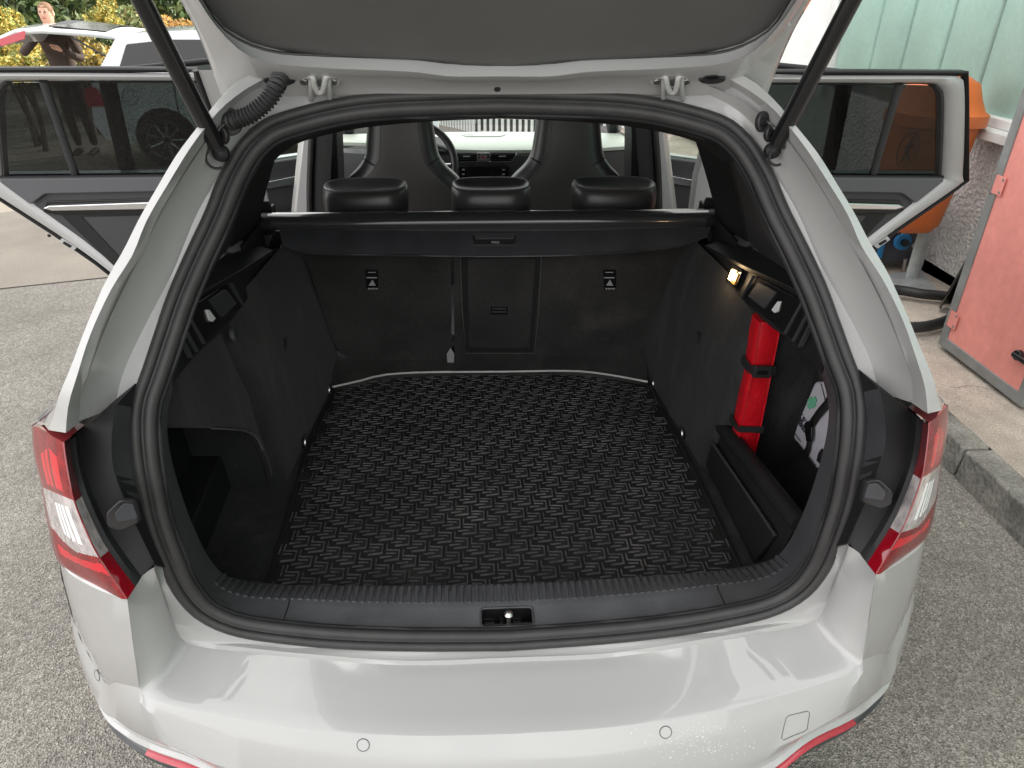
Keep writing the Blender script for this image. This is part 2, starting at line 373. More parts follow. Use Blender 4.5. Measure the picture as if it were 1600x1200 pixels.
# painted frame round the opening
C = [V(.587, .271, 1.035), V(.574, .293, 1.082), V(.554, .321, 1.124), V(.529, .348, 1.167), V(.5, .38, 1.216), V(.468, .426, 1.285), V(.44, .456, 1.33), V(.422, .476, 1.358),
     V(.402, .50, 1.388), V(.37, .522, 1.417), V(.325, .536, 1.435), V(.25, .549, 1.450), V(.18, .556, 1.457), V(.09, .559, 1.461), V(0, .56, 1.463)]
D = [V(.634, .243, 1.034), V(.629, .261, 1.064), V(.616, .286, 1.101), V(.594, .32, 1.154), V(.567, .353, 1.205), V(.542, .382, 1.248), V(.52, .41, 1.29), V(.497, .434, 1.326),
     V(.474, .457, 1.358), V(.450, .484, 1.388), V(.42, .515, 1.415), V(.38, .545, 1.44), V(.32, .565, 1.462), V(.25, .578, 1.475), V(.12, .586, 1.483), V(0, .588, 1.485)]
E2 = [V(.638, .222, 1.034), V(.636, .244, 1.068), V(.624, .271, 1.109), V(.607, .3, 1.155), V(.58, .335, 1.207), V(.55, .364, 1.25), V(.531, .39, 1.291), V(.501, .421, 1.337),
      V(.473, .453, 1.378), V(.445, .483, 1.412), V(.42, .51, 1.437), V(.38, .55, 1.462), V(.32, .578, 1.485), V(.25, .592, 1.497), V(.12, .60, 1.503), V(0, .602, 1.505)]
S = [V(.676, .245, 1.02), V(.658, .267, 1.072), V(.635, .294, 1.114), V(.609, .332, 1.173), V(.587, .366, 1.224), V(.555, .399, 1.273), V(.524, .43, 1.321), V(.494, .465, 1.368),
     V(.46, .495, 1.406), V(.43, .53, 1.445), V(.40, .56, 1.472), V(.33, .60, 1.497), V(.25, .62, 1.508), V(.12, .63, 1.513), V(0, .632, 1.515)]
Bt = [V(.556, .268, 1.03)]+[p+V(0, .004, 0) for p in SEAL[12:]]
NB = 56
cB, cC, cD, cE, cS = [catmull(r, NB) for r in (Bt, C, D, E2, S)]
pk = lambda p, k: toward(p, k*interp(p.z, [1.02, 1.10, 1.36, 1.46], [.5, 1, 1, .5]))
cD = [pk(p, .056) for p in cD]; cE = [pk(p, .072) for p in cE]; cS = [pk(p, .056) for p in cS]
cS[0] = at(1474, 633, 'y', .25); cS[1] = cS[1].lerp(at(1464, 610, 'y', .25), .6)
cB0 = [p+V(0, .03, -.0) for p in cB]
cCm = [a.lerp(b, .12)+V(0, .004, 0) for a, b in zip(cC, cD)]
cM = [a.lerp(b, .5)+V(0, .016, 0) for a, b in zip(cC, cD)]
cM2 = [a.lerp(b, .9)+V(0, .010, 0) for a, b in zip(cC, cD)]
cDE = [a.lerp(b, .30)+V(0, .026, -.004) for a, b in zip(cD, cE)]; cDF = [a.lerp(b, .85)+V(0, .026, -.004) for a, b in zip(cD, cE)]
cS2 = [a.lerp(b, .5)+V(.002, -.010, .004) for a, b in zip(cE, cS)]
cS3 = []
for p in cS:
    k = interp(p.z, [1.02, 1.3, 1.42, 1.515], [0, 0, 0, 1])
    e = toward(p, -.16); e = V(e.x*interp(p.z, [1.03, 1.1], [1.0, .985]), e.y, e.z-.004)
    cS3.append(e.lerp(p+V(0, .35, .03), k))
def full(r): return [mir(p, -1) for p in r]+[p for p in r[::-1]][1:] if False else [mir(p, -1) for p in r]+r[::-1][1:]
dive = lambda r, k: [r[0]+V(-.004, .032*k, -.004)]+r
cB0, cB, cC, cCm, cM, cM2, cD, cDE, cDF, cE, cS2, cS, cS3 = [dive(r, k) for r, k in zip((cB0, cB, cC, cCm, cM, cM2, cD, cDE, cDF, cE, cS2, cS, cS3), (1, 1, 1, 1, 1, 1, 1.6, 1.6, 1.6, 1.6, 1.5, 1.5, 1))]
body = loft('body', [full(r) for r in (cB0, cB, cC, cCm, cM, cM2, cD, cDE, cDF, cE, cS2, cS, cS3)], M['paint'], car, sharp=28, bevel=.0022)
for s in (1, -1):
    body_pts = [mir(p, s) for p in ((.545, .352, 1.18), )]
# roof skin, lining and pillars further ahead
roofst = [(.62, .40, 1.505), (.95, .50, 1.535), (1.6, .55, 1.56), (2.2, .56, 1.555), (2.66, .54, 1.50)]
def roofrow(y, w, z, dz=0): return [V(w*k/6, y, z-dz-.035*(abs(k)/6)**2.2) for k in range(-6, 7)]
loft('roof', [roofrow(*r) for r in roofst], M['paint'], car)
loft('roof_lining', [roofrow(y, w+.02, z, .07) for y, w, z in [(.60, .40, 1.49)]+roofst[1:]], M['plastic2'], car)
for s in (1, -1):
    loft('cant_rail', [[mir(V(w-.02, y, z-.03), s) for y, w, z in roofst[1:]], [mir(V(w+.04, y, z-.07), s) for y, w, z in roofst[1:]], [mir(V(w+.06, y, z-.13), s) for y, w, z in roofst[1:]], [mir(V(w-.01, y, z-.12), s) for y, w, z in roofst[1:]]], M['paint'], car, n=12)
    # quarter panel, outside
    ys = [.33, .42, .55, .8, 1.1, 1.36]; zs = [.28, .45, .55, .66, .8, .92, 1.03]
    tab = [[.79, .815, .818, .806, .775, .73, .66], [.82, .835, .84, .833, .81, .775, .70], [.835, .85, .855, .85, .835, .81, .75], [.855, .868, .872, .87, .862, .85, .825], [.87, .88, .884, .882, .875, .865, .84], [.875, .886, .89, .888, .882, .872, .85]]
    loft('quarter_panel', [[mir(V(x, y, z), s) for x, z in zip(row, zs)] for y, row in zip(ys, tab)], M['paint'], car)
    loft('roof_corner', [[mir(p, s) for p in catmull([p for p in cS3 if p.z > 1.27], 12)], [mir(p, s) for p in catmull([V(.575, .66, 1.26), V(.53, .76, 1.36), V(.50, .86, 1.44), V(.44, .95, 1.50), V(.30, .97, 1.525), V(0, .97, 1.535)], 12)]], M['paint'], car)
    # side window behind the rear door
    loft('quarter_window', [[mir(p, s) for p in (V(.71, .50, 1.035), V(.655, .56, 1.12), V(.59, .64, 1.23), V(.535, .74, 1.35), V(.49, .82, 1.42))],
                            [mir(p, s) for p in (V(.835, 1.33, 1.035), V(.79, 1.33, 1.13), V(.72, 1.33, 1.25), V(.63, 1.33, 1.40), V(.58, 1.33, 1.47))]], M['tint'], car)
    for yw in (1.06, 3.72):
        w = part('wheel', car)
        lathe('tyre', mir(V(.70, yw, .315), s), [(.20, 0), (.30, 0), (.315, .02), (.315, .165), (.30, .185), (.215, .185), (.205, .12)], M['tyre'], w, axis=(s, 0, 0), caps=False)
        lathe('rim', mir(V(.74, yw, .315), s), [(.02, .10), (.06, .105), (.07, .06), (.19, .05), (.20, .135), (.215, .14), (.215, 0)], M['galvrim'], w, axis=(s, 0, 0))
        for k in range(5):
            t = k*2*math.pi/5; e = V(0, math.cos(t), math.sin(t)); c0 = mir(V(.84, yw, .315), s)
            tube('spoke', [c0+e*.04, c0+V(s*.015, 0, 0)+e*.20], .020, M['alloy'], w, seg=8)
        disc('wheel_arch', mir(V(.858, yw, .33), s), (s, 0, 0), .36, .02, M['black'], car)
    # sill under the doors and front wing
    loft('door_sill', [[mir(V(x, y, z), s) for y in (1.36, 1.8, 2.4, 2.98)] for x, z in ((.70, .40), (.78, .40), (.85, .36), (.87, .25), (.80, .20))], M['paint'], car)
    loft('front_wing', [[mir(V(x, y, z), s) for x, z in ((.86-dx, .25), (.89-dx, .5), (.89-dx, .7), (.84-dx, .88-dz), (.72-dx, .94-dz))] for y, dx, dz in ((3.0, 0, 0), (3.4, 0, .03), (3.9, .03, .10), (4.25, .12, .2), (4.4, .3, .26))], M['paint'], car)
    # a pillar with black lining
    tube('windscreen_pillar', [mir(V(.54, 2.64, 1.47), s), mir(V(.62, 2.95, 1.22), s), mir(V(.71, 3.25, .93), s)], .032, M['paint'], car, n=8)
    tube('pillar_lining', [mir(V(.515, 2.61, 1.45), s), mir(V(.595, 2.92, 1.21), s), mir(V(.685, 3.21, .93), s)], .03, M['plastic'], car, n=8)
loft('bonnet', [[V(x, y, z-.05*(abs(x)/.75)**3) for x in (-.76, -.5, -.2, 0, .2, .5, .76)] for y, z in ((3.26, .85), (3.6, .79), (4.0, .70), (4.3, .60), (4.42, .45), (4.42, .25))], M['paint'], car)
loft('windscreen', [[V(-.53, 2.66, 1.475), V(0, 2.68, 1.485), V(.53, 2.66, 1.475)], [V(-.70, 3.25, .935), V(0, 3.36, .93), V(.70, 3.25, .935)]], M['clearglass'], car, n=9)
box('underbody', (0, 2.3, .24), (1.3, 3.4, .12), M['black'], car)
box('cabin_floor', (0, 2.35, .34), (1.4, 2.1, .06), M['plastic'], car)

# ---------------- lamp surround, lamps, bumper (right side is measured, left mirrors it)
LB = pxr([(1442, 659, .22), (1437, 700, .20), (1427, 741, .18), (1408, 790, .165), (1391, 824, .155), (1355, 880, .135)])
LR = pxr([(1452, 660, .19), (1448, 702, .17), (1440, 747, .155), (1423, 796, .14), (1407, 832, .13), (1369, 897, .115)])
LM = pxr([(1465, 650, .225), (1463, 692, .205), (1455, 738, .19), (1441, 792, .175), (1424, 838, .165), (1372, 897, .116)])
LN = pxr([(1476, 638, .29), (1473, 684, .275), (1465, 730, .26), (1454, 786, .245), (1437, 840, .225), (1374, 897, .117)])
LS = pxr([(1482, 634, .375), (1480, 676, .36), (1471, 724, .335), (1464, 780, .305), (1446, 843, .275), (1375, 897, .118)])
PC = pxr([(1373, 606, .225), (1382, 653, .205), (1381, 701, .19), (1366, 750, .18), (1345, 800, .17), (1323, 849, .165)])
PS = [V(.553, .262, 1.052), V(.560, .245, 1.01), V(.560, .23, .955), V(.556, .217, .90), V(.551, .208, .85), V(.540, .202, .79)]
for s in (1, -1):
    m_ = lambda r: [mir(p, s) for p in r]
    N = 26
    b_, r_, m1_, n1_, s_, c_, p_ = [catp(x, 5) for x in (LB, LR, LM, LN, LS, PC, PS)]
    ins = [a.lerp(b, .9)+V(0, .004, 0) for a, b in zip(c_, b_)]
    sur = [[q+V(-.01, .02, 0) for q in p_], p_, [q+V(0, .001, 0) for q in c_], [q.lerp(w, .12)+V(0, .012, 0) for q, w in zip(c_, b_)], [q+V(0, .012, 0) for q in ins], ins, b_, [q+V(.002, .012, 0) for q in b_]]
    sur = [[x[0]+V(0, .06, -.002)]+x for x in sur]
    loft('lamp_surround', [m_(x) for x in sur], M['plastic'], car, sharp=25, bevel=.0015)
    loft('surround_strip', [m_(x) for x in ([q+V(0, -.0015, .0) for q in p_], [q+V(0, -.002, 0) for q in c_])], M['plastic2'], car)  # upturned face of the surround, its lit look put in as lighter grey
    # rubber buffer
    k0 = at(1362, 772, 'y', .178); kf = m_([k0])[0]
    bf = slab('rubber_buffer', m_(roundpoly(pxr([(1347, 748, .185), (1368, 745, .178), (1389, 764, .168), (1387, 784, .165), (1371, 792, .165), (1340, 781, .182)]), .006)), (0, -.012, .004), M['rubber'], car, bevel=.003)
    slab('buffer_pad', m_(roundpoly(pxr([(1352, 754, .168), (1366, 752, .163), (1380, 767, .152), (1376, 780, .150), (1345, 776, .166)]), .004)), (0, -.008, .003), M['plastic2'], bf, bevel=.002)
    # lamp: lens skin with three zones, reflector bowl behind
    lamp = part('tail_lamp', car)
    # lens: one curved skin cut into red and clear fields
    NU, NV = 30, 121
    rl4 = [catp(x, 10) for x in (LR, LM, LN, LS)]
    def lp_(u, v, out=0.0):
        j = v*50; j0 = min(49, int(j)); f = j-j0
        P4 = [x[j0].lerp(x[j0+1], f) for x in rl4]
        c = catmull(P4, 31)[int(round(u*30))]
        return c+V(.3, -.9, .1)*out
    grid_ = [[lp_(i/NU, j/(NV-1)) for i in range(NU+1)] for j in range(NV)]
    def field(u, v):
        if u > .90: return 'lensrim'
        if .40 <= v <= .80-.22*u:
            return 'white' if .12 < u < .5 and .46 < v < .72-.2*u and (int(u*30) % 3) else 'lensclear'
        if v < .40: return 'lampglow' if .10 < v < .37 and .14 < u < .62 and not (.30 < u < .36 or .45 < u < .50) and v > .10+.22*abs(u-.3) else 'lensred'
        k = v-(.88-.20*u)
        return 'lampglow' if -.035 < k < .02 and .04 < u < .80 else 'lensred'
    fs = {}
    for j in range(NV-1):
        for i in range(NU): fs.setdefault(field((i+.5)/NU, (j+.5)/(NV-1)), []).append((i, j))
    for key, cells in fs.items():
        ids = {}; vv = []; ff_ = []
        for i, j in cells:
            f_ = []
            for a_, b2 in ((i, j), (i+1, j), (i+1, j+1), (i, j+1)):
                if (a_, b2) not in ids: ids[(a_, b2)] = len(vv); vv.append(mir(grid_[b2][a_], s))
                f_.append(ids[(a_, b2)])
            ff_.append(tuple(f_))
        mesh({'white': 'lamp_bowl', 'lampglow': 'light_band', 'lensrim': 'lens_rim'}.get(key, 'lens'), vv, ff_, M[key], lamp, smooth=True)
    for a, b, md in ((0, 11, 'lensdark'), (10, 21, 'lensclear'), (20, N, 'lensdark')):
        loft('lens_edge', [m_(x[a:b]) for x in (b_, [q.lerp(w, .8)+V(-.001, -.004, 0) for q, w in zip(b_, r_)], r_)], M[md], lamp, sharp=60)
    loft('lamp_housing', [m_([g[i] for i in range(0, NU+1, 4)]) for g in ([[q for q in grid_[0]], [q+V(-.004, .05, -.004) for q in grid_[0]], [q+V(-.02, .09, -.06) for q in grid_[NV//2]]])], M['lensdark'], lamp)
    loft('lamp_housing', [m_([g[NU] for g in grid_[::5]]), m_([g[NU]+V(-.01, .05, .0) for g in grid_[::5]])], M['lensrim'], lamp)
    tube('lens_seam', m_(r_), .0011, M['lensdark'], lamp, seg=6)

# small closing strip between quarter panel and lamp top
for s in (1, -1):
    m_ = lambda r: [mir(p, s) for p in r]
    loft('quarter_corner', [m_(catp([cS[1]+V(0, .002, 0), cS3[1].lerp(cS[1], .5), cS3[1]], 3)), m_(catp([LN[0]+V(-.004, .012, .003), LS[0]+V(-.002, .012, .003), LS[0]+V(.012, .10, -.01)], 3))], M['paint'], car, sharp=50)

R1 = pxr([(797, 1027, .178), (950, 1020, .178), (1106, 997, .186), (1200, 980, .20), (1262, 967, .21), (1284, 948, .216), (1296, 920, .214), (1308, 885, .195), (1323, 849, .166)])
CR = pxr([(797, 1147, .552), (950, 1137, .552), (1106, 1116, .558), (1231, 1084, .570), (1325, 1053, .586)], 'z')+pxr([(1348, 1031, .129), (1356, 975, .126), (1362, 935, .12), (1368, 899, .114)])
r1 = catp(R1, 5); cr = catp(CR, 5); NBU = len(r1)
def sidefrac(i): return max(0, (i/(NBU-1)-.62)/.38)
# stations of both rails run together: centre, then round the corner and up to the lamp tip
bB = catmull([p+V(.0, .003, 0) for p in SEAL[:7]]+[V(.543, .20, .78), V(.545, .203, .815)], NBU)
FIL = [R1[i].lerp(CR[i], .5)+V(0, 0, -.002) for i in range(4)]+pxr([(1293, 1012, .155), (1306, 985, .158), (1316, 955, .160), (1328, 915, .155), (1346, 869, .146)])
FIL[4] = R1[4].lerp(CR[4], .5)+V(.004, .003, -.001)
FIL[5:] = [p+V(.003, .009, -.003) for p in FIL[5:]]
fil = catp(FIL, 5)
lip = [p+V(0, -.004, .004) for p in r1]
bump = part('rear_bumper', car)
loft('loading_edge', [full([p for p in r[::-1]]) for r in (bB, [a.lerp(b, .75) for a, b in zip(bB, r1)], lip, [p+V(0, -.007, -.004) for p in r1], [a.lerp(b, .12)+V(0, 0, -.002) for i, (a, b) in enumerate(zip(r1, fil))], [a.lerp(b, .55)+V(0, .002, -.001) for a, b in zip(r1, fil)], fil, [a.lerp(b, .5)+V(0, .0005, -.0003) for a, b in zip(fil, cr)], [a.lerp(b, .93)+V(0, 0, .001) for a, b in zip(fil, cr)], cr)], M['paint'], bump, sharp=55)
# outer face: rows from the crease down
row3 = pxr([(1375, 1021, .175), (1393, 1012, .235)])+[V(.822, .34, .56), V(.84, .46, .55)]
F0 = CR[:6]+row3
F1 = [p+V(0, -.012, -.02) for p in CR[:6]]+[p+V(.006, -.006, -.03) for p in row3]
F3 = [V(0, -.002, .43), V(.17, .002, .43), V(.33, .022, .432), V(.43, .045, .435)]+pxr([(1262, 1153, .088), (1325, 1122, .135), (1360, 1097, .185), (1388, 1062, .24)])+[V(.825, .34, .40), V(.845, .46, .39)]
F2 = [a.lerp(b, .5)+V(.004*min(1, i/4), -.012 if i < 6 else -.008, .0) for i, (a, b) in enumerate(zip(F1, F3))]
F25 = [a.lerp(b, .88)+V(0, .004, 0) for a, b in zip(F2, F3)]
F3 = [p+V(.003, -.005, 0) for p in F3]
F4 = [V(p.x*.998, p.y+.005, p.z-.010) for p in F3]; F5 = [V(p.x*.997, p.y+.009, p.z-.034) for p in F3]; F6 = [V(p.x*.93, p.y+.14, p.z-.12) for p in F3]
F0d = cr[:26]+catp([CR[5]]+row3, 5)[1:]
loft('bumper_face', [full(r[::-1]) for r in [F0d]+[catp(r, 5) for r in (F1, F2, F25, F3, F4, F5)]], M['paint'], bump, sharp=30, bevel=.0015)
loft('bumper_skirt', [full(catp(r, 5)[::-1]) for r in (F5, [V(p.x*1.002, p.y-.006, p.z-.003) for p in F5], [V(p.x*.998, p.y-.002, p.z-.022) for p in F5], F6)], M['plastic2'], bump)
for s in (1, -1):
    m_ = lambda r: [mir(p, s) for p in r]
    rows = [pxr([(1370, 892, .122), (1410, 866, .195), (1440, 830, .285)])+[V(.79, .36, .79), V(.835, .47, .80)], pxr([(1368, 899, .114), (1410, 877, .178), (1444, 844, .268)])+[V(.797, .35, .76), V(.84, .46, .75)],
            pxr([(1362, 938, .12), (1405, 925, .185), (1432, 903, .255)])+[V(.812, .35, .67), V(.842, .46, .66)],
            pxr([(1356, 978, .126), (1396, 965, .19), (1419, 950, .255)])+[V(.818, .35, .62), V(.842, .46, .61)],
            [CR[5]]+row3, [p+V(-.004, .006, -.03) for p in [CR[5]]+row3]]
    loft('bumper_corner', [m_(catp(r, 4)) for r in rows], M['paint'], bump, sharp=40)
    f4, f5 = catp(F4, 5), catp(F5, 5); i0, i1 = 9, 27
    ff = lambda i: math.sin(math.pi*(i-i0)/(i1-1-i0))**.5 if i0 < i < i1-1 else 0
    ra = [f4[i].lerp(f5[i], .16)+V(.002, -.004, 0) for i in range(i0, i1)]; rb_ = [f4[i].lerp(f5[i], .16+.26*ff(i))+V(.003, -.007, -.002) for i in range(i0, i1)]
    loft('bumper_reflector', [m_([p+V(0, .012, 0) for p in ra]), m_(ra), m_([a.lerp(b, .5)+V(.001, -.004, 0) for a, b in zip(ra, rb_)]), m_(rb_), m_([p+V(0, .012, 0) for p in rb_])], M['reflred'], bump, sharp=50)
# ---------------- sill trim with ribs, catch recess
iIn = catmull(INh[:int(nh*.56)], 60)
A2 = [V(0, .298, .63), V(.15, .30, .63), V(.3, .305, .631), V(.42, .31, .633), V(.47, .311, .64), V(.505, .312, .66), V(.525, .313, .70), V(.535, .312, .755), V(.541, .311, .82), V(.543, .311, .90), V(.540, .312, .955), V(.535, .32, .995), V(.528, .345, 1.03)]
a2 = catmull(A2, 60)
mida = [a.lerp(b, .38)+V(0, -.0, .006*(1-min(1, max(0, (i-24)/10)))) for i, (a, b) in enumerate(zip(iIn, a2))]
midb = [a.lerp(b, .48)+V(0, 0, .011*(1-min(1, max(0, (i-24)/10)))) for i, (a, b) in enumerate(zip(iIn, a2))]
crest = [a.lerp(b, .93)+V(0, 0, .003) for a, b in zip(midb, a2)]
sm_ = lambda p: min(1, max(0, (p.x-.40)/.12))
a2 = [p+V(.006*sm_(p), 0, 0) for p in a2]
a3 = [p+V(.03*sm_(p), .020, -.016*(1-sm_(p))) for p in a2]
a4 = [p+V(.13*sm_(p), .030, -.10*(1-sm_(p))) for p in a2]
rows = [[mir(p, -1) for p in r[::-1]]+r[1:] for r in (iIn, mida, midb, crest, a2, a3, a4)]
v = [p for r in rows for p in r]; k = len(rows[0]); F = []
for i in range(len(rows)-1):
    for j in range(k-1):
        x = (rows[0][j].x+rows[0][j+1].x)/2
        if i == 0 and -.046 < x < .050 and rows[0][j].z < .7: continue
        F.append((i*k+j, i*k+j+1, (i+1)*k+j+1, (i+1)*k+j))
sill = mesh('sill_trim', v, F, M['sill'], car, smooth=True, sharp=40)
xs_ = [rows[0][j].x for j in range(k) if rows[0][j].z < .7]
xl = max(x for x in xs_ if x <= -.046+.02) if False else None
hole = [j for j in range(k-1) if -.046 < (rows[0][j].x+rows[0][j+1].x)/2 < .050 and rows[0][j].z < .7]
hl, hr = rows[0][hole[0]].x, rows[0][hole[-1]+1].x
ya, za = rows[0][hole[0]].y, rows[0][hole[0]].z; yb, zb = rows[1][hole[0]].y, rows[1][hole[0]].z
P = [V(hl, ya, za), V(hr, ya, za), V(hr, yb, zb), V(hl, yb, zb)]; Q = [p+V(0, .01 if i > 1 else 0, -.05) for i, p in enumerate(P)]
mesh('catch_recess', P+Q, [(0, 1, 5, 4), (1, 2, 6, 5), (2, 3, 7, 6), (3, 0, 4, 7), (4, 5, 6, 7)], M['plastic'], sill)
tube('recess_edge', roundpoly([p+V(0, 0, .001) for p in P], .008), .0022, M['plastic2'], sill, closed=True, seg=6)
ct = V(.003, (ya+yb)/2+.004, za)
tube('striker', [ct+V(0, -.006, -.045), ct+V(0, -.004, -.004), ct+V(0, .0, .006)], .0042, M['steel'], sill, n=6)
lathe('striker_head', ct+V(0, -.001, .003), [(.002, 0), (.0075, .001), (.0085, .006), (.006, .010), (.001, .012)], M['steel'], sill, seg=16)
boxes('recess_bolt', [(ct+V(dx, .018, -.035), (.006, .004, .006), None) for dx in (-.04, -.034, -.028, -.012, .012, .02)], M['amber'] if False else M['steel'], sill)
# ribs across the top of the sill
v = []; F = []
sb = catmull([p for p in rows[2]], 400); sc_ = catmull([p for p in rows[3]], 400)
L = [0]
for i in range(1, 400): L.append(L[-1]+(sb[i]-sb[i-1]).length)
half_i = [i for i in range(400) if sb[i].z < .70]
i0, i1 = half_i[0], half_i[-1]; nr_ = int((L[i1]-L[i0])/.0135)
for q in range(nr_+1):
    for sg in (0,):
        s0 = L[i0]+q*.0135; pa = [V(interp(s0+e, L, [p.x for p in sb]), interp(s0+e, L, [p.y for p in sb]), interp(s0+e, L, [p.z for p in sb])) for e in (0, .0095)]
        pb = [V(interp(s0+e, L, [p.x for p in sc_]), interp(s0+e, L, [p.y for p in sc_]), interp(s0+e, L, [p.z for p in sc_])) for e in (0, .0095)]
        nrm = (pa[1]-pa[0]).cross(pb[0]-pa[0]).normalized()
        if nrm.z < 0: nrm = -nrm
        h = nrm*.0028; g = (pa[1]-pa[0])*.18
        b = len(v); v += [pa[0]-nrm*.001, pa[1]-nrm*.001, pb[1]-nrm*.001, pb[0]-nrm*.001, pa[0]+h+g, pa[1]+h-g, pb[1]+h-g, pb[0]+h+g]
        F += [(b, b+1, b+5, b+4), (b+1, b+2, b+6, b+5), (b+2, b+3, b+7, b+6), (b+3, b, b+4, b+7), (b+4, b+5, b+6, b+7)]
stuff(mesh('rib', v, F, M['sill'], sill))
for s in (1, -1):
    jj = [i for i in range(60) if iIn[i].x > .375][0]
    tube('sill_seam', [mir(p, s) for p in (iIn[jj], mida[jj]+V(0, 0, .0005), midb[jj]+V(0, 0, .0005), crest[jj]+V(0, 0, .001))], .0012, M['black'], sill, seg=5)

# ---------------- trim of the rear pillars and roof edge inside the seal
hdr = [V(.0, .60, 1.413), V(.09, .60, 1.409), V(.162, .60, 1.402), V(.222, .60, 1.395), V(.282, .60, 1.385), V(.322, .60, 1.373), V(.365, .60, 1.349)]
i_top = [i for i in range(nh) if INh[i].z > 1.34 and INh[i].x < .40]
ha = catmull(INh[i_top[0]:], 24)[::-1]; hb = catmull(hdr, 24)
loft('roof_edge_trim', [full(r[::-1]) for r in (ha, [a.lerp(b, .5)+V(0, -.005, -.008) for a, b in zip(ha, hb)], hb, [p+V(0, .02, .004) for p in hb], [p+V(.02, .10, .06) for p in hb])], M['plastic'], car)
for s in (1, -1):
    m_ = lambda r: [mir(p, s) for p in r]
    i_s = [i for i in range(nh) if INh[i].z > .99 and INh[i].z < 1.385 and INh[i].y > .2]
    pa = catmull(INh[i_s[0]:i_s[-1]+1], 16)
    T1 = pxr([(1040, 150, 1.2), (1067, 211, 1.2), (1084, 216, 1.2), (1096, 250, 1.2), (1108, 292, 1.2), (1118, 332, 1.2)])[1:][::-1]
    T1 = [V(.606, 1.2, 1.04), V(.598, 1.2, 1.078), V(.576, 1.2, 1.133), V(.546, 1.2, 1.202), V(.515, 1.2, 1.268), V(.47, 1.2, 1.36)]
    T2 = [V(.62, 1.0, 1.05), V(.606, 1.0, 1.09), V(.585, 1.0, 1.15), V(.553, 1.0, 1.22), V(.52, 1.0, 1.29), V(.47, 1.0, 1.38)]
    T3 = [V(.605, .62, 1.06), V(.575, .62, 1.13), V(.535, .63, 1.20), V(.50, .64, 1.26), V(.46, .66, 1.32), V(.42, .66, 1.37)]
    t1, t2, t3 = [catmull(r, 16) for r in (T1, T2, T3)]
    loft('rear_pillar_trim', [m_(r) for r in (pa, [a.lerp(b, .35)+V(.016, .0, 0) for a, b in zip(pa, t3)], t3)], M['plastic'], car)
    loft('quarter_trim', [m_([p+V(.006, 0, 0) for p in r]) for r in (t3, t2)], M['plastic2'], car)
    loft('centre_pillar_trim', [m_(r) for r in ([p+V(.02, 0, 0) for p in t2], t2, t1, [p+V(.04, .02, 0) for p in t1], [p+V(.12, .10, 0) for p in t1])], M['plastic'], car)
    # shelf support between window and boot wall
    sh = [V(.553, 1.10, 1.006), V(.553, .80, 1.058), V(.552, .533, 1.107), V(.535, .40, 1.128), V(.512, .36, 1.14)]
    so = [V(.66, 1.13, 1.03), V(.665, .80, 1.075), V(.65, .533, 1.115), V(.60, .42, 1.135), V(.56, .37, 1.145)]
    loft('shelf_support', [m_(catmull(r, 14)) for r in ([p+V(.006, 0, -.012) for p in sh], sh, so)], M['plastic'], car, bevel=.003)
    slab('side_lining', [mir(p, s) for p in (V(.672, .66, .98), V(.675, 1.34, .98), V(.675, 1.34, 1.11), V(.668, .66, 1.12))], (s*.01, 0, 0), M['plastic'], car)
    slab('side_lining', [mir(p, s) for p in (V(.56, 1.25, .96), V(.68, 1.25, .96), V(.68, 1.25, 1.09), V(.59, 1.25, 1.09))], (0, .01, 0), M['plastic'], car)
    slab('side_lining', [mir(p, s) for p in (V(.595, 1.02, .93), V(.595, 1.34, .93), V(.60, 1.34, 1.06), V(.60, 1.02, 1.045))], (s*.01, 0, 0), M['plastic'], car)
    # handle panel
    hb_ = [V(.566, 1.16, .985), V(.556, .90, .978), V(.55, .673, .990), V(.548, .547, 1.008), V(.546, .447, 1.018), V(.535, .36, 1.03)]
    ht = [V(.568, 1.16, .994), V(.566, .80, 1.05), V(.566, .533, 1.098), V(.548, .40, 1.118), V(.53, .36, 1.128)]
    hb_, ht = catmull(hb_, 14), catmull(ht, 14)
    loft('boot_side_panel', [m_(r) for r in ([p+V(.05, 0, .004) for p in hb_], hb_, [a.lerp(b, .5)+V(.002, 0, 0) for a, b in zip(hb_, ht)], ht)], M['plastic'], car, bevel=.003)
    def hp(y, k):   # point on the panel, k 0 low .. 1 high
        i = min(range(14), key=lambda j: abs(hb_[j].y-y)); j = min(max(i, 0), 12)
        a = V(interp(-y, [-p.y for p in hb_], [p.x for p in hb_]), y, interp(-y, [-p.y for p in hb_], [p.z for p in hb_])); b = V(interp(-y, [-p.y for p in ht], [p.x for p in ht]), y, interp(-y, [-p.y for p in ht], [p.z for p in ht]))
        return a.lerp(b, k)
    def plate(nm, quad, mt, th, parent=None, r=.004):
        return slab(nm, m_(roundpoly([hp(*q)+V(-.001, 0, 0) for q in quad], r)), (-s*th, 0, 0), mt, parent or car, bevel=.0015)
    pn = plate('handle_frame', [(.79, .10), (.75, .93), (.47, .93), (.475, .12)], M['gloss'], .004)
    pd = plate('release_paddle', [(.748, .34), (.725, .84), (.63, .84), (.655, .34)], M['plastic2'], .010, pn)
    plate('boot_symbol', [(.622, .42), (.612, .66), (.600, .70), (.597, .46), (.605, .40)], M['white'], .0095, pn, r=.001)
    for y in (.785, .535, .495, .465):
        plate('groove_edge', [(y+.006, .12), (y-.010, .90), (y-.018, .90), (y-.002, .12)], M['plastic2'], .0085, pn, r=.002)
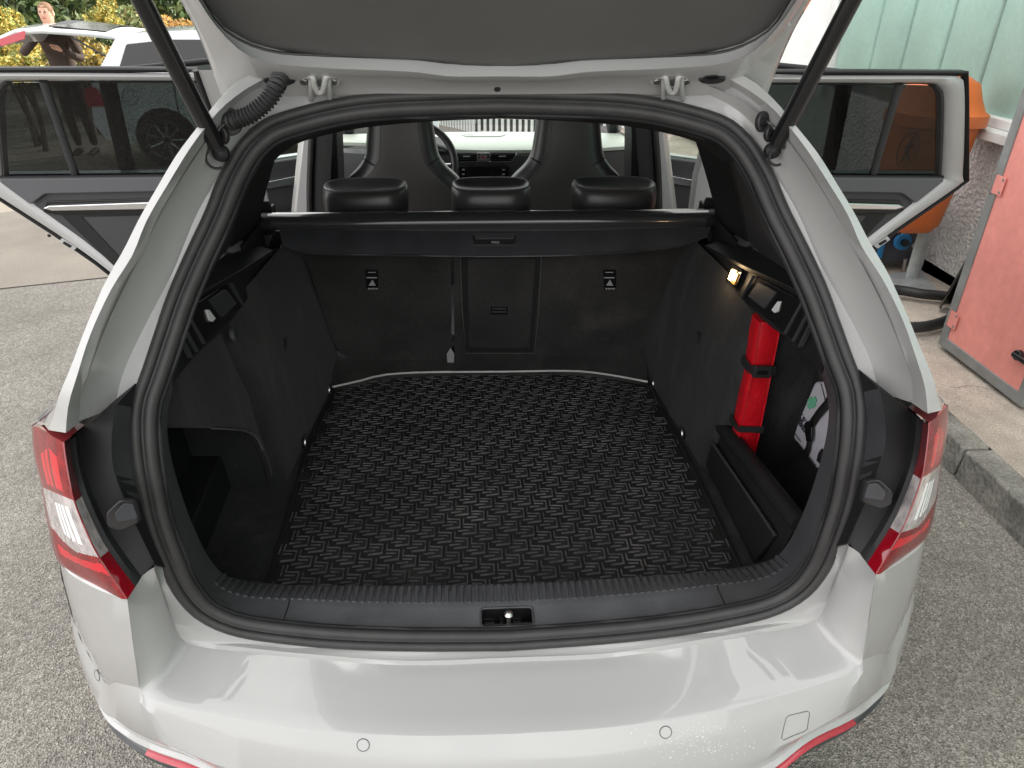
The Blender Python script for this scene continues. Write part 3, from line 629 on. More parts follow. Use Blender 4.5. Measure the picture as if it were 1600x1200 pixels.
if True:
    # lit boot lamp, right side only
    lf = slab('boot_lamp', roundpoly([V(.553, .905, .985), V(.560, .90, 1.026), V(.560, .83, 1.038), V(.553, .835, .992)], .004), (-.004, 0, 0), M['gloss'], car)
    slab('lamp_cover', roundpoly([V(.549, .885, .997), V(.5535, .882, 1.022), V(.5535, .862, 1.026), V(.549, .865, .999)], .003), (-.002, 0, 0), M['bulb'], lf)
    slab('lamp_glass', roundpoly([V(.549, .862, .997), V(.5535, .859, 1.024), V(.5535, .838, 1.027), V(.549, .842, .998)], .003), (-.002, 0, 0), M['amber'], lf)
    ld = bpy.data.lights.new('boot_lamp_light', 'POINT'); ld.energy = .09; ld.color = (1, .7, .38); ld.shadow_soft_size = .012
    lo_ = bpy.data.objects.new('boot_lamp_light', ld); lo_.location = (.535, .875, 1.01); link(lo_, car)
    # round bag hook, left side only
    disc('bag_hook', at(360, 523, 'x', -.545), (1, .15, .1), .019, .012, M['plastic2'], car, seg=20, bevel=.004)

# ---------------- boot walls, floor, seat backs
def wallx(z, y): return 0
ZW = [.545, .62, .70, .80, .90, 1.0]
cols = [(1.32, [.474, .478, .484, .494, .506, .53]), (1.22, [.478, .482, .488, .499, .513, .540]), (1.05, [.492, .495, .50, .510, .524, .552]), (.88, [.503, .505, .509, .517, .531, .560]),
        (.78, [.508, .510, .514, .522, .536, .562]), (.735, [.516, .518, .523, .531, .544, .566]), (.722, [.540, .541, .545, .552, .562, .575]), (.718, [.62, .62, .62, .62, .62, .62]), (.718, [.74]*6)]
for s in (1, -1):
    def yy(y, z): return y-(z-.545)*.12 if y < .8 else y
    loft('boot_wall', [[mir(V(x+rnd.uniform(-.001, .001), yy(y, z), z), s) for x, z in zip(xs, ZW)] for y, xs in cols], M['carpet'], car, sharp=70, sub=1)
    # niche behind the wheel arch: floor, back and end walls
    loft('niche_lining', [[mir(V(x, y, z), s) for x, z in ((.50, .546), (.60, .548), (.70, .555), (.735, .60), (.725, .80), (.665, .99), (.56, 1.01))] for y in (.75, .6, .45, .345)], M['carpet'], car, sharp=60)
    loft('niche_end', [[mir(V(x, .325, z), s) for z in (.55, .8, .99)] for x in (.60, .655)], M['carpet'], car)
    for q, (px, py) in enumerate(((1022, 601), (1067, 679))):
        c = at(px, py, 'x', .488 if q == 0 else .500)
        tube('lashing_eye', [mir(c+V(-.006, .016*math.cos(a), .016*math.sin(a)+.004), s) for a in np.linspace(.4, 4.2, 11)], .0036, M['steel'], car, seg=6)
        disc('lashing_cup', mir(c+V(.006, 0, 0), s), (-s, 0, 0), .018, .004, M['black'], car, seg=14, bevel=.001)
    c = at(1092, 527, 'x', .516)
    slab('wall_slot', [mir(p, s) for p in (c+V(0, -.010, -.012), c+V(-.001, -.006, .012), c+V(0, .006, .014), c+V(0, .008, -.004))], (-s*.003, 0, 0), M['black'], car, bevel=.0005)
struct_floor = box('boot_floor', (0, .83, .53), (1.16, 1.06, .03), M['carpet'], car)
# left wall over the niche, with the rounded cut-out
pk_ = [at(px, py, 'x', xx) for px, py, xx in ((424, 752, -.532), (419, 727, -.534), (410, 703, -.537), (402, 686, -.540), (395, 678, -.542), (386, 673.5, -.544), (372, 671, -.546), (330, 668.5, -.552), (268, 668, -.556))]
slab('pocket_panel', pk_+[V(-.560, .318, 1.015), V(-.572, .70, 1.012), V(-.560, .725, .95), V(-.540, .742, .80), V(-.530, .748, .60)], (-.010, 0, 0), M['carpet'], car, bevel=.004)
tube('pocket_edge_glint', [p+V(.001, 0, -.001) for p in pk_[2:]][:6], .0022, M['seam'], car, n=16, seg=6)  # grey tube added as a painted highlight along the pocket rim
slab('pocket_step', [V(-.635, .735, .548), V(-.635, .735, .655), V(-.625, .34, .63), V(-.615, .34, .548)], (-.09, 0, 0), M['plastic'], car, bevel=.006)
slab('pocket_back', [V(-.70, .74, .55), V(-.70, .74, .96), V(-.665, .34, .96), V(-.70, .34, .55)], (-.01, 0, 0), M['plastic'], car, bevel=.003)
# right: low carrier board of the niche
pt = [V(.512, .790, .545), V(.518, .782, .690), V(.530, .325, .738), V(.515, .385, .56), V(.512, .39, .545)]
cb = slab('niche_board', [V(.522, .792, .546), V(.528, .782, .672), V(.538, .330, .722), V(.524, .36, .546)], (.02, 0, 0), M['plastic'], car, bevel=.003)
tube('board_rail', [V(.535, .790, .675), V(.540, .70, .684), V(.546, .50, .705), V(.550, .33, .725)], .019, M['plastic'], cb, n=10, seg=12)
slab('board_panel', roundpoly([V(.522, .735, .570), V(.524, .728, .640), V(.534, .365, .672), V(.522, .395, .575)], .01), (-.010, 0, 0), M['plastic'], cb, bevel=.003)
tube('board_ridge', [V(.514, .725, .643), V(.52, .55, .657), V(.524, .372, .673)], .0035, M['plastic2'], cb, n=6, seg=6)
slab('board_end', [V(.512, .795, .546), V(.520, .785, .685), V(.545, .77, .685), V(.54, .775, .546)], (.02, .012, 0), M['plastic'], cb, bevel=.004)

def seat(px, py, dy=0):
    return on(px, py, lambda p: p.y-(1.30-(p.z-.58)*.27)-dy)
TH = V(0, .07, .02)
lp = roundpoly([seat(448, 372), seat(704, 380), seat(705, 563), seat(560, 563), seat(530, 553), seat(513, 515), seat(495, 460), seat(478, 405)], .012)
sbl = slab('rear_backrest', lp, TH, M['seatcarpet'], car, bevel=.006)
rp = roundpoly([seat(709, 380), seat(1100, 372), seat(1062, 400), seat(1044, 460), seat(1024, 515), seat(1010, 545), seat(985, 561), seat(710, 566)], .012)
sbr = slab('rear_backrest', rp, TH, M['seatcarpet'], car, bevel=.006)
tube('backrest_piping', [seat(719, 395, -.003), seat(722, 480, -.003), seat(728, 552, -.003), seat(835, 552, -.003), seat(842, 480, -.003), seat(846, 395, -.003)], .0012, M['seam'], sbr, seg=5)
hg = slab('hatch_frame', roundpoly([seat(721, 396, -.001), seat(845, 396, -.001), seat(832, 549, -.001), seat(727, 549, -.001)], .012), V(0, -.004, 0), M['black'], sbr)
slab('hatch_lid', roundpoly([seat(730, 403, -.004), seat(836, 403, -.004), seat(827, 542, -.004), seat(733, 542, -.004)], .008), V(0, -.007, 0), M['seatcarpet'], sbr, bevel=.003)
hl_ = slab('hatch_latch', roundpoly([seat(767, 477, -.010), seat(793, 477, -.010), seat(793, 491, -.010), seat(767, 491, -.010)], .003), V(0, -.004, 0), M['gloss'], sbr)
for y in (481, 486): slab('latch_bar', [seat(769, y, -.015), seat(791, y, -.015), seat(791, y+2.5, -.015), seat(769, y+2.5, -.015)], V(0, -.002, 0), M['plastic2'], hl_, bevel=.0005)
for px, par in ((581, sbl), (952, sbr)):
    tg = slab('release_tag', roundpoly([seat(px-10, 421, -.002), seat(px+10, 421, -.002), seat(px+10, 452, -.002), seat(px-8, 452, -.002)], .002), V(0, -.004, 0), M['gloss'], par, bevel=.001)
    slab('tag_bar', [seat(px-8, 433, -.006), seat(px+8, 433, -.006), seat(px+8, 434.6, -.006), seat(px-8, 434.6, -.006)], V(0, -.001, 0), M['dimwhite'], tg, bevel=0)
    slab('tag_bar', [seat(px-6, 425, -.006), seat(px+6, 425, -.006), seat(px+6, 426, -.006), seat(px-6, 426, -.006)], V(0, -.001, 0), M['dimwhite'], tg, bevel=0)
    slab('tag_symbol', [seat(px-5, 446, -.006), seat(px+1, 437, -.006), seat(px+6, 446, -.006)], V(0, -.001, 0), M['dimwhite'], tg, bevel=0)
    for k in range(4): slab('tag_mark', [seat(px-6+k*4, 450, -.006), seat(px-3+k*4, 450, -.006), seat(px-3+k*4, 452, -.006), seat(px-6+k*4, 452, -.006)], V(0, -.001, 0), M['dimwhite'], tg, bevel=0)
slab('strap_label', roundpoly([seat(699, 566, -.010), seat(698, 553, -.010), seat(704, 543, -.010), seat(710, 553, -.010), seat(709, 566, -.010)], .002), V(0, -.002, 0), M['dimwhite'], sbl, bevel=.0005)
# carpet flap between seat backs and floor
fl1 = pxr([(520, 605, .560), (560, 596, .562), (601, 586, .562), (670, 582, .562), (780, 581, .562), (890, 580, .562), (945, 585, .562), (1012, 597, .560)], 'z')
fl2 = [V(-.50, 1.34, .60), V(-.40, 1.335, .59), V(-.2, 1.335, .585), V(0, 1.335, .585), V(.2, 1.335, .585), V(.42, 1.335, .59), V(.49, 1.34, .60)]
f1, f2 = catmull(fl1, 24), catmull(fl2, 24)
loft('floor_flap', [[p+V(0, -.006, -.012) for p in f1], f1, [a.lerp(b, .5)+V(0, 0, .004) for a, b in zip(f1, f2)], f2], M['seatcarpet'], car)
tube('flap_piping', [p+V(0, -.002, .002) for p in f1], .0034, M['greypaint'], car, seg=6)

# luggage cover roller and its flap
cv = thing if False else None
cas = loft('luggage_cover', [[V(x, 1.215+dy, 1.045+dz) for dy, dz in [(.034*math.cos(a), .024*math.sin(a)) for a in np.linspace(0, 2*math.pi, 17)[:-1]]] for x in (-.585, -.57, 0, .57, .585)], M['bar'], car, closed=True, caps=True, sharp=50)
for s in (1, -1):
    e = loft('cover_end_cap', [[mir(V(x, 1.215+dy*k, 1.042+dz*k), s) for dy, dz in [(.036*math.cos(a), .026*math.sin(a)) for a in np.linspace(0, 2*math.pi, 17)[:-1]]] for x, k in ((.575, 1.0), (.625, 1.0), (.64, .8))], M['plastic'], cas, closed=True, caps=True, sharp=50)
    slab('cover_bracket', [mir(p, s) for p in (V(.575, 1.19, 1.02), V(.64, 1.19, 1.02), V(.66, 1.18, .985), V(.59, 1.18, .985))], (0, .05, 0), M['plastic'], cas, bevel=.004)
    tube('cover_cord', [mir(V(.555, 1.17, .995), s), mir(V(.553, 1.17, .962), s), mir(V(.549, 1.17, .935), s)], .0016, M['dimwhite'], cas, seg=5)
def cov(px, py): return on(px, py, lambda p: p.y-(1.185-(1.03-p.z)*1.1))
top = [cov(434, 349), cov(520, 349), cov(640, 350), cov(772, 350), cov(900, 350), cov(1030, 348), cov(1114, 347)]
low = [cov(441, 381), cov(478, 395), cov(600, 398), cov(772, 400), cov(920, 397), cov(1050, 386), cov(1106, 369)]
t_, l_ = catmull(top, 40), catmull(low, 40)
loft('cover_flap', [[p+V(0, .02, .006) for p in t_], t_, [a.lerp(b, .18)+V(0, .0, 0) for a, b in zip(t_, l_)], [a.lerp(b, .22)+V(0, .003, 0) for a, b in zip(t_, l_)], [a.lerp(b, .25) for a, b in zip(t_, l_)], [a.lerp(b, .93) for a, b in zip(t_, l_)], l_, [p+V(0, .008, -.004) for p in l_]], M['plastic2'], cas, sharp=25)
tube('flap_edge', [p+V(0, -.002, 0) for p in l_], .0026, M['plastic2'], cas, seg=6)
def cq(px, py, d=0): return cov(px, py)+V(0, -d, d*.4)
hf = ringslab('cover_handle', roundpoly([cq(735, 364), cq(809, 364), cq(808, 384), cq(737, 384)], .008, 5), roundpoly([cq(738, 367), cq(806, 367), cq(805, 381.5), cq(740, 381.5)], .006, 5), (0, -.004, .002), M['plastic2'], cas)
slab('handle_well', roundpoly([cq(738, 366, .0005), cq(806, 366, .0005), cq(805, 382, .0005), cq(740, 382, .0005)], .006), (0, -.0008, 0), M['black'], hf, bevel=0)
slab('handle_bar', roundpoly([cq(742, 367, .002), cq(803, 367, .002), cq(803, 374, .002), cq(742, 374, .002)], .003), (0, -.008, .003), M['plastic2'], hf, bevel=.002)
text('lettering', 'PRESS', .0085, cq(774, 379, .0022), (1, 0, 0), (0, .6, .8), M['dimwhite'], hf)

# rear headrests
for px0, px1, py, sd_ in ((501, 637, 291, -1), (703, 832, 291, 0), (895, 1029, 289, 1)):
    a = at(px0, py+20, 'y', 1.33); b = at(px1, py+20, 'y', 1.33); cx = (a.x+b.x)/2; w = (b.x-a.x)/2
    def sec(z, sw, d0, d1):
        return [V(cx+w*sw*math.copysign(abs(math.cos(t))**.58, math.cos(t)), (d0+d1)/2+(d1-d0)/2*math.copysign(abs(math.sin(t))**.8, math.sin(t)), z) for t in np.linspace(0, 2*math.pi, 33)[:-1]]
    hr = loft('rear_headrest', [sec(.98, .9, 1.29, 1.42), sec(1.03, .98, 1.285, 1.44), sec(1.07, 1.0, 1.285, 1.455), sec(1.094, .985, 1.29, 1.46), sec(1.103, .95, 1.300, 1.455), sec(1.104, .93, 1.306, 1.45), sec(1.099, .90, 1.314, 1.435), sec(1.091, .78, 1.332, 1.415), sec(1.088, .3, 1.36, 1.39)], M['leather'], car, closed=True, sharp=70, caps=True, sub=1)
    tube('headrest_seam', [p+V(0, -.0015, .0015) for p in sec(1.101, .955, 1.297, 1.456)], .0011, M['seam'], hr, closed=True, seg=5)
box('rear_seat_top', (0, 1.36, .985), (1.0, .12, .05), M['leather'], car, bevel=.015)
box('rear_cushion', (0, 1.62, .52), (1.2, .5, .2), M['leather'], car, bevel=.04)
# ---------------- tailgate, raised
TH_ = V(0, .535, 1.455); TD = V(0, -.62, .7846); TN = V(0, -.7846, -.62)
def tg_(px, py, off=0): return on(px, py, lambda p: (p-TH_).dot(TN)-off)
def ext(rail, off, ws, end=.0):
    """carry a tailgate rail on beyond the top of the view: along the gate, then round its bend"""
    r = list(rail); x0 = r[-1].x; s0 = (r[-1]-TH_).dot(TD)
    for s_, dx in ((.30, .02), (.50, .055), (.70, .085)):
        if s_ > s0: r.append(TH_+TD*s_+TN*off+V(x0+dx, 0, 0))
    b0 = TH_+TD*.74; bd = V(0, -.97, .24); bn = V(0, -.24, -.97)
    for s_, dx in ((.06, .09), (.2, .095), (.40-end, .085)):
        r.append(b0+bd*s_+bn*off+V(x0+dx, 0, 0))
    return r
T0 = [tg_(*q, 0) for q in ((766, 94.5), (922, 90), (1059, 86), (1128, 81), (1180, 62), (1211, 38), (1235, 0))]
T1 = [tg_(*q, .026) for q in ((776, 117), (922, 112), (1040, 107), (1120, 101), (1165, 88), (1198, 62), (1225, 30), (1245, 0))]
T2 = [tg_(*q, .004) for q in ((776, 128), (936, 126), (1040, 128), (1115, 131), (1160, 122), (1190, 95), (1212, 68), (1236, 33), (1256, 0))]
T3 = [tg_(*q, .001) for q in ((776, 149), (936, 150), (1060, 150), (1140, 151), (1180, 149), (1200, 123), (1220, 79), (1238, 43), (1263, 0))]
T4 = [tg_(*q, -.010) for q in ((776, 157), (936, 157), (1060, 158), (1150, 158), (1193, 153), (1208, 123), (1226, 79), (1243, 43), (1268, 0))]
for r in (T0, T1, T2, T3, T4):
    r[0].x = 0; r[0].z -= .002; r[0].y += .0012; r.insert(1, r[0]+V(.075, 0, .0))
offs = (0, .026, .004, .001, -.010)
NT = 70
def halfrail(c):
    f_ = catmull([mir(p, -1) for p in c[::-1]]+c[1:], 2*NT-1); return f_[NT-1:]
tr = [halfrail(ext(r, o, 0, e)) for r, o, e in zip((T0, T1, T2, T3, T4), offs, (.05, .035, .02, .005, 0))]
T5 = [p+TN*-.03+V(.004 if i > 5 else 0, 0, 0) for i, p in enumerate(tr[4])]
tm = [a.lerp(b, .55)+V(0, 0, 0) for a, b in zip(tr[0], tr[1])]
gate = part('tailgate', car)
loft('gate_frame', [full(r[::-1]) for r in ([p-TN*.02 for p in tr[0]], tr[0], [a.lerp(b, .6)+TN*.006 for a, b in zip(tr[0], tr[1])], tr[1], [a.lerp(b, .4)+TN*.004 for a, b in zip(tr[1], tr[2])], tr[2], [a.lerp(b, .9) for a, b in zip(tr[2], tr[3])], tr[3], tr[4], T5)], M['paint'], gate, sharp=40)
# dark inner trim: rows from side to side
rows = []
for i in range(0, NT, 2):
    p = tr[0][i]; w = p.x
    rows.append([V(w*t, p.y, p.z)+TN*(.012*(1-abs(t)**6)-.004) for t in (-1, -.985, -.94, -.7, -.35, 0, .35, .7, .94, .985, 1)])
loft('gate_trim', rows, M['trimdark'], gate, sharp=60)
tube('trim_edge', full([p+TN*.0015 for p in tr[0]][::-1]), .0028, M['rubber'], gate, seg=6)
rows = []
for i in range(0, NT, 3):
    p = T5[i]; rows.append([V(p.x*t, p.y, p.z)-TN*(.03+.05*(1-t*t)) for t in (-1, -.8, -.4, 0, .4, .8, 1)])
loft('gate_skin', [[T5[i]*1 for i in range(0, NT, 3)], [r[-1] for r in rows]], M['paint'], gate)
loft('gate_skin', [[mir(T5[i], -1) for i in range(0, NT, 3)], [r[0] for r in rows]], M['paint'], gate)
loft('rear_window', rows, M['gloss'], gate)
loft('gate_lip', [[mir(r[-1], k) for k in (-1, -.5, 0, .5, 1)] for r in (tr[0], tr[1], tr[2], tr[3], tr[4], T5)]+[rows[-1][::2][:5] if False else [mir(T5[-1]-TN*.03, k) for k in (-1, -.5, 0, .5, 1)]], M['paint'], gate)
disc('gate_plug', tg_(777, 137, .0), TN, .0055, .004, M['rubber'], gate, seg=14, bevel=.001)
gr = disc('gate_grommet', tg_(1112, 119.5, .012), TN, .021, .008, M['rubber'], gate, seg=24, bevel=.004, squash=(.42, 1), upv=V(0, 0, 1))
disc('grommet_core', tg_(1112, 119.5, .020), TN, .012, .003, M['gloss'], gr, seg=16, bevel=.001, squash=(.35, 1), upv=V(0, 0, 1))
tube('gate_rivet', [tg_(1229, 38, .005), tg_(1226, 42, .012)], .006, M['greypaint'], gate, seg=8)
# hinges
for cx in (499, 1050):
    h = part('tailgate_hinge', car)
    hh = lambda x, y, o: tg_(cx+x, y, o)
    tube('hinge_wire', [hh(-22, 119, .012), hh(-15, 119, .016), hh(-10, 121, .020), hh(-8, 132, .022), hh(-4, 142, .022), hh(0, 145, .022), hh(5, 142, .022), hh(8, 132, .022), hh(10, 121, .020), hh(16, 118, .016), hh(24, 118, .012)], .0045, M['greypaint'], h, n=40, seg=8)
    for sx in (-13, 15):
        tube('hinge_arm', [hh(sx, 121, .014), hh(sx, 138, .016), at(cx+sx-1 if sx < 0 else cx+sx+3, 163, 'y', .552)], .0042, M['greypaint'], h, n=10, seg=8)
    slab('hinge_plate', roundpoly([hh(-7, 134, .012), hh(7, 134, .012), hh(6, 146, .012), hh(-6, 146, .012)], .004), TN*.004, M['greypaint'], h)
    for sx in (-24, 22):
        w_ = disc('hinge_bolt', hh(sx, 124, .004), TN, .010, .005, M['greypaint'], h, seg=16)
        disc('bolt_head', hh(sx, 124, .009), TN, .0062, .007, M['steel'], w_, seg=6, bevel=.001)
# gas struts
for s in (1, -1):
    a = mir(V(.417, .447, 1.373), s); b = mir(on(1331, 0, lambda p: p.x-.45), s); dr = (b-a).normalized(); e = a+dr*.62
    st = tube('gas_strut', [a+dr*.018, a+dr*.62], .0122, M['gloss'], car, seg=16)
    tube('strut_rod', [a+dr*.0, a+dr*.04], .008, M['rubber'], st, seg=12)
    lathe('strut_socket', a+V(0, .012, 0), [(.004, 0), (.010, .003), (.0125, .010), (.012, .018), (.007, .023), (.002, .025)], M['plastic'], st, seg=18, axis=(0, -1, .3))
    tube('socket_clip', [a+V(.014*math.cos(t), -.012, .014*math.sin(t)-.002)+V(s*.006, 0, 0) for t in np.linspace(1.0, 5.2, 12)], .0022, M['rubber'], st, seg=6)
    for px, py, r_ in ((1187, 190, .0135), (1199, 208, .0115)):
        if s < 0 and px == 1187: continue
        c = mir(at(px, py, 'y', .472 if px == 1187 else .462), s)
        g = disc('jamb_grommet', c, V(s*.35, -.85, .1), r_, .010, M['rubber'], car, seg=20, bevel=.003, squash=(1.15, .85))
        disc('grommet_core', c+V(s*.0035, -.010, .001), V(s*.35, -.85, .1), r_*.55, .002, M['gloss'], g, seg=14, bevel=.0005)
# corrugated cable sleeve, left side
pts = catmull([tg_(440, 117, .0), tg_(437, 122, .02), at(432, 135, 'y', .475), at(418, 157, 'y', .468), at(393, 178, 'y', .465), at(366, 188, 'y', .466), at(357, 189, 'y', .476)], 500)
cs = tube('cable_sleeve', pts, lambda t: .0118+(.0016*math.sin(t*math.pi*50) if .05 < t < .95 else .0015), M['rubber'], car, seg=14)
disc('sleeve_collar', tg_(437, 119.5, .004), TN, .021, .010, M['rubber'], cs, seg=20, bevel=.003, squash=(.5, 1.15), upv=V(0, 0, 1))
disc('sleeve_collar', at(356, 190, 'y', .482), V(.5, -.85, .1), .020, .012, M['rubber'], cs, seg=20, bevel=.003)

# ---------------- doors
class Door:
    def __init__(s, h, ang, side, tum): s.h = Vector(h); s.d = V(math.cos(ang)*side, math.sin(ang), 0); s.n = V(math.sin(ang)*side, -math.cos(ang), 0); s.tum = tum
    def __call__(s, u, z, n=0): return s.h+s.d*u+V(0, 0, z)+s.n*(n+s.tum*max(0, z-1.0))
    def uz(s, px, py):
        P = on(px, py, lambda p: (p-s.h).dot(s.n)-s.tum*max(0, p.z-1.0)); return ((P-s.h).dot(s.d), P.z)
DR = Door((.86, 1.90, 0), R(-3), 1, .5)
DL = Door((-.91, 1.955, 0), R(-1), -1, .5)
top_o = [DR.uz(*q) for q in ((1205, 119), (1350, 118), (1470, 118), (1500, 121), (1507, 140), (1507, 220), (1506, 284))]
top_i = [DR.uz(*q) for q in ((1205, 130), (1350, 130), (1448, 130), (1468, 136), (1475, 152), (1474, 220), (1472, 279))]
top_o[0] = (.0, top_o[0][1]); top_i[0] = (.0, top_i[0][1])
lowo = [DR.uz(*q) for q in ((1506, 284), (1480, 303), (1400, 358), (1340, 402), (1290, 445))]
lowi = [DR.uz(*q) for q in ((1472, 279), (1427, 316), (1354, 373), (1300, 420), (1262, 455))]
sealp = [DR.uz(*q) for q in ((1210, 112), (1350, 112), (1470, 113), (1513, 113), (1514, 160), (1514, 283), (1480, 309), (1400, 364), (1340, 409), (1290, 452))]
sealp[0] = (.0, sealp[0][1])
zb = DR.uz(1400, 276)[1]
ch = [DR.uz(*q) for q in ((1300, 313), (1400, 317), (1409, 321), (1395, 325), (1300, 326))]
latch = DR.uz(1377, 378)
for D_, s in ((DR, 1), (DL, -1)):
    dn = 'rear_door'
    dr = part('rear_door', car)
    to, ti = catmull([V(u, 0, z) for u, z in top_o], 40), catmull([V(u, 0, z) for u, z in top_i], 40)
    G = lambda r, n: [D_(p.x, p.z, n) for p in r]
    mdl = [a.lerp(b, .35) for a, b in zip(to, ti)]; mdl2 = [a.lerp(b, .8) for a, b in zip(to, ti)]
    loft('window_frame', [G(to, -.03), G(to, .0), G(mdl, .012), G(mdl2, .010), G(ti, -.004), G(ti, -.03)], M['paint'], dr, sharp=60)
    rub = [p+V(-.022*min(1, max(0, (i-14)/10)), 0, -.006*(1-min(1, max(0, (i-18)/10)))) for i, p in enumerate(ti)]
    loft('window_rubber', [G(ti, -.002), G([a.lerp(b, .5) for a, b in zip(ti, rub)], .003), G(rub, -.006)], M['rubber'], dr, sharp=60)
    lo, li = catmull([V(u, 0, z) for u, z in lowo], 20), catmull([V(u, 0, z) for u, z in lowi], 20)
    loft('door_edge', [G(lo, -.09), G(lo, 0), G([a.lerp(b, .1) for a, b in zip(lo, li)], .006), G([a.lerp(b, .7) for a, b in zip(lo, li)], .008), G(li, -.002)], M['paint'], dr, sharp=50)
    zl = lowi[-1][1]
    slab('door_skin', [D_(0, zb, -.05), D_(top_o[-1][0]-.01, zb, -.05)]+[D_(u, z, -.05) for u, z in lowo[1:]]+[D_(lowo[-1][0]-.05, .32, -.05), D_(0, .32, -.05)], D_.n*-.05, M['paint'], dr)
    # trim: upper pad, lower card, chrome grip
    zc = ch[0][1]+.02
    q = [(0.02, zb), (lowi[0][0]-.004, zb), (lowi[0][0]-.002, lowi[0][1]-.006), lowi[1], (lowi[1][0]-.06, zc+.012), (.02, zc+.018)]
    slab('upper_trim', roundpoly([D_(u, z, -.002) for u, z in q], .01), D_.n*.022, M['doortrim2'], dr, bevel=.008)
    q2 = [(.02, zc+.020), (lowi[1][0]-.055, zc+.014), (lowi[1][0], lowi[1][1]-.004), lowi[2], lowi[3], lowi[4], (lowi[4][0]-.1, .34), (.02, .34)]
    card = slab('door_card', [D_(u, z, -.02) for u, z in q2], D_.n*.022, M['doortrim'], dr, bevel=.004)
    slab('card_band', [D_(u, z, -.01) for u, z in ((.02, zc-.045), (lowi[2][0]+.06, zc-.055), (lowi[3][0]+.02, lowi[3][1]+.02), (lowi[3][0]-.03, lowi[3][1]+.02), (lowi[2][0]-.02, zc-.075), (.02, zc-.07))], D_.n*.016, M['plastic'], card, bevel=.003)
    slab('grip_recess', roundpoly([D_(u+.012*(1 if k in (1, 2) else 0), z+(.012 if k in (0, 1) else -.018), -.0) for k, (u, z) in enumerate(((.05, ch[0][1]), (ch[1][0], ch[1][1]), (ch[2][0], ch[2][1]), (ch[3][0], ch[3][1]), (.05, ch[4][1])))], .01), D_.n*.010, M['gloss'], card, bevel=.003)
    slab('grip_strip', [D_(u, z, .010) for u, z in ((.06, ch[0][1]+.006), ch[1], ch[2], ch[3], (.06, ch[4][1]+.006))], D_.n*.014, M['chrome'], card, bevel=.004)
    sc2 = [D_(u, z, -.004) for u, z in sealp]; ctr = D_(.45, 1.0, -.004)
    so_ = [p+(p-ctr).normalized()*.004 for p in sc2]; sw = [p+(ctr-p).normalized()*.016 for p in sc2]
    loft('door_seal', [[p-D_.n*.05 for p in so_], so_, [a.lerp(b, .3)+D_.n*.008 for a, b in zip(so_, sw)], [a.lerp(b, .75)+D_.n*.006 for a, b in zip(so_, sw)], [p-D_.n*.004 for p in sw]], M['doorseal'], dr, sharp=40)
    if False: slab('seal_flap', [D_(.12, sealp[1][1]+.008, -.05), D_(sealp[1][0]+.0, sealp[1][1]+.030, -.05), D_(sealp[1][0]+.0, sealp[1][1]+.006, -.05), D_(.12, sealp[1][1]-.01, -.05)], D_.n*-.006, M['rubber'], dr)
    gw = slab('door_glass', [D_(.0, zb-.01, -.012), D_(top_i[-1][0]+.004, zb-.01, -.012), D_(top_i[5][0], 1.2, -.012), D_(top_i[4][0], top_i[4][1], -.012), D_(top_i[3][0], top_i[3][1]+.003, -.012), D_(0, top_i[1][1]+.003, -.012)], D_.n*-.004, M['tint'], dr, bevel=0)
    # bar in front of the fixed pane
    ba, bb = DR.uz(1365, 277), DR.uz(1408, 131)
    tube('window_bar', [D_(ba[0], ba[1], -.012), D_(bb[0], bb[1], -.012)], .013, M['doortrim'], dr, seg=8, flat=.6)
    tube('belt_rubber', [D_(.0, zb, .004), D_(top_i[-1][0]+.0, zb, .004)], .006, M['rubber'], dr, seg=6)
    lt = slab('door_latch', roundpoly([D_(latch[0]+a, latch[1]+b, .006) for a, b in ((-.03, -.012), (-.012, -.024), (.028, .012), (.012, .026))], .004), D_.n*.003, M['paint'], dr, bevel=.001)
    slab('latch_slot', roundpoly([D_(latch[0]+a, latch[1]+b, .009) for a, b in ((-.016, -.004), (-.006, -.012), (.016, .006), (.008, .014))], .003), D_.n*.001, M['black'], lt, bevel=0)
    disc('edge_plug', D_(latch[0]+.055, latch[1]+.035, .006), D_.n, .006, .003, M['black'], dr, seg=12, bevel=.0005)
    # front door, also open, seen through the gap and the tinted panes
    fd = part('front_door', car)
    FD = Door((.86*s, 3.02+(.03 if s < 0 else 0), 0), R(-38), s, .35)
    slab('door_skin', [FD(0, .84, -.05), FD(.88, .84, -.05), FD(.90, .72, -.05), FD(.88, .45, -.05), FD(.80, .3, -.05), FD(0, .3, -.05)], FD.n*-.05, M['paint'], fd)
    slab('door_card', [FD(.03, .84, -.01), FD(.85, .84, -.01), FD(.87, .72, -.01), FD(.85, .47, -.01), FD(.77, .34, -.01), FD(.03, .34, -.01)], FD.n*.03, M['doortrim'], fd, bevel=.008)
    slab('card_pocket', roundpoly([FD(.1, .60, .02), FD(.74, .62, .02), FD(.72, .40, .02), FD(.12, .38, .02)], .03), FD.n*.03, M['plastic'], fd, bevel=.006)
    slab('grip_strip', roundpoly([FD(.08, .76, .02), FD(.34, .75, .02), FD(.33, .725, .02), FD(.09, .72, .02)], .008), FD.n*.012, M['chrome'], fd, bevel=.003)
    for nm, a, b, r_, mt in (('window_frame', (.85, .83), (.86, 1.285), .034, 'plastic'), ('window_frame', (.86, 1.285), (.35, 1.305), .013, 'plastic'), ('window_frame', (.35, 1.305), (.03, 1.04), .016, 'plastic')):
        tube(nm, [FD(a[0], a[1], -.02), FD(b[0], b[1], -.02)], r_, M[mt], fd, seg=8)
    slab('door_glass', [FD(.02, .83, -.02), FD(.86, .83, -.02), FD(.86, 1.28, -.02), FD(.35, 1.30, -.02)], FD.n*-.004, M['clearglass'], fd, bevel=0)
    mr = part('door_mirror', car)
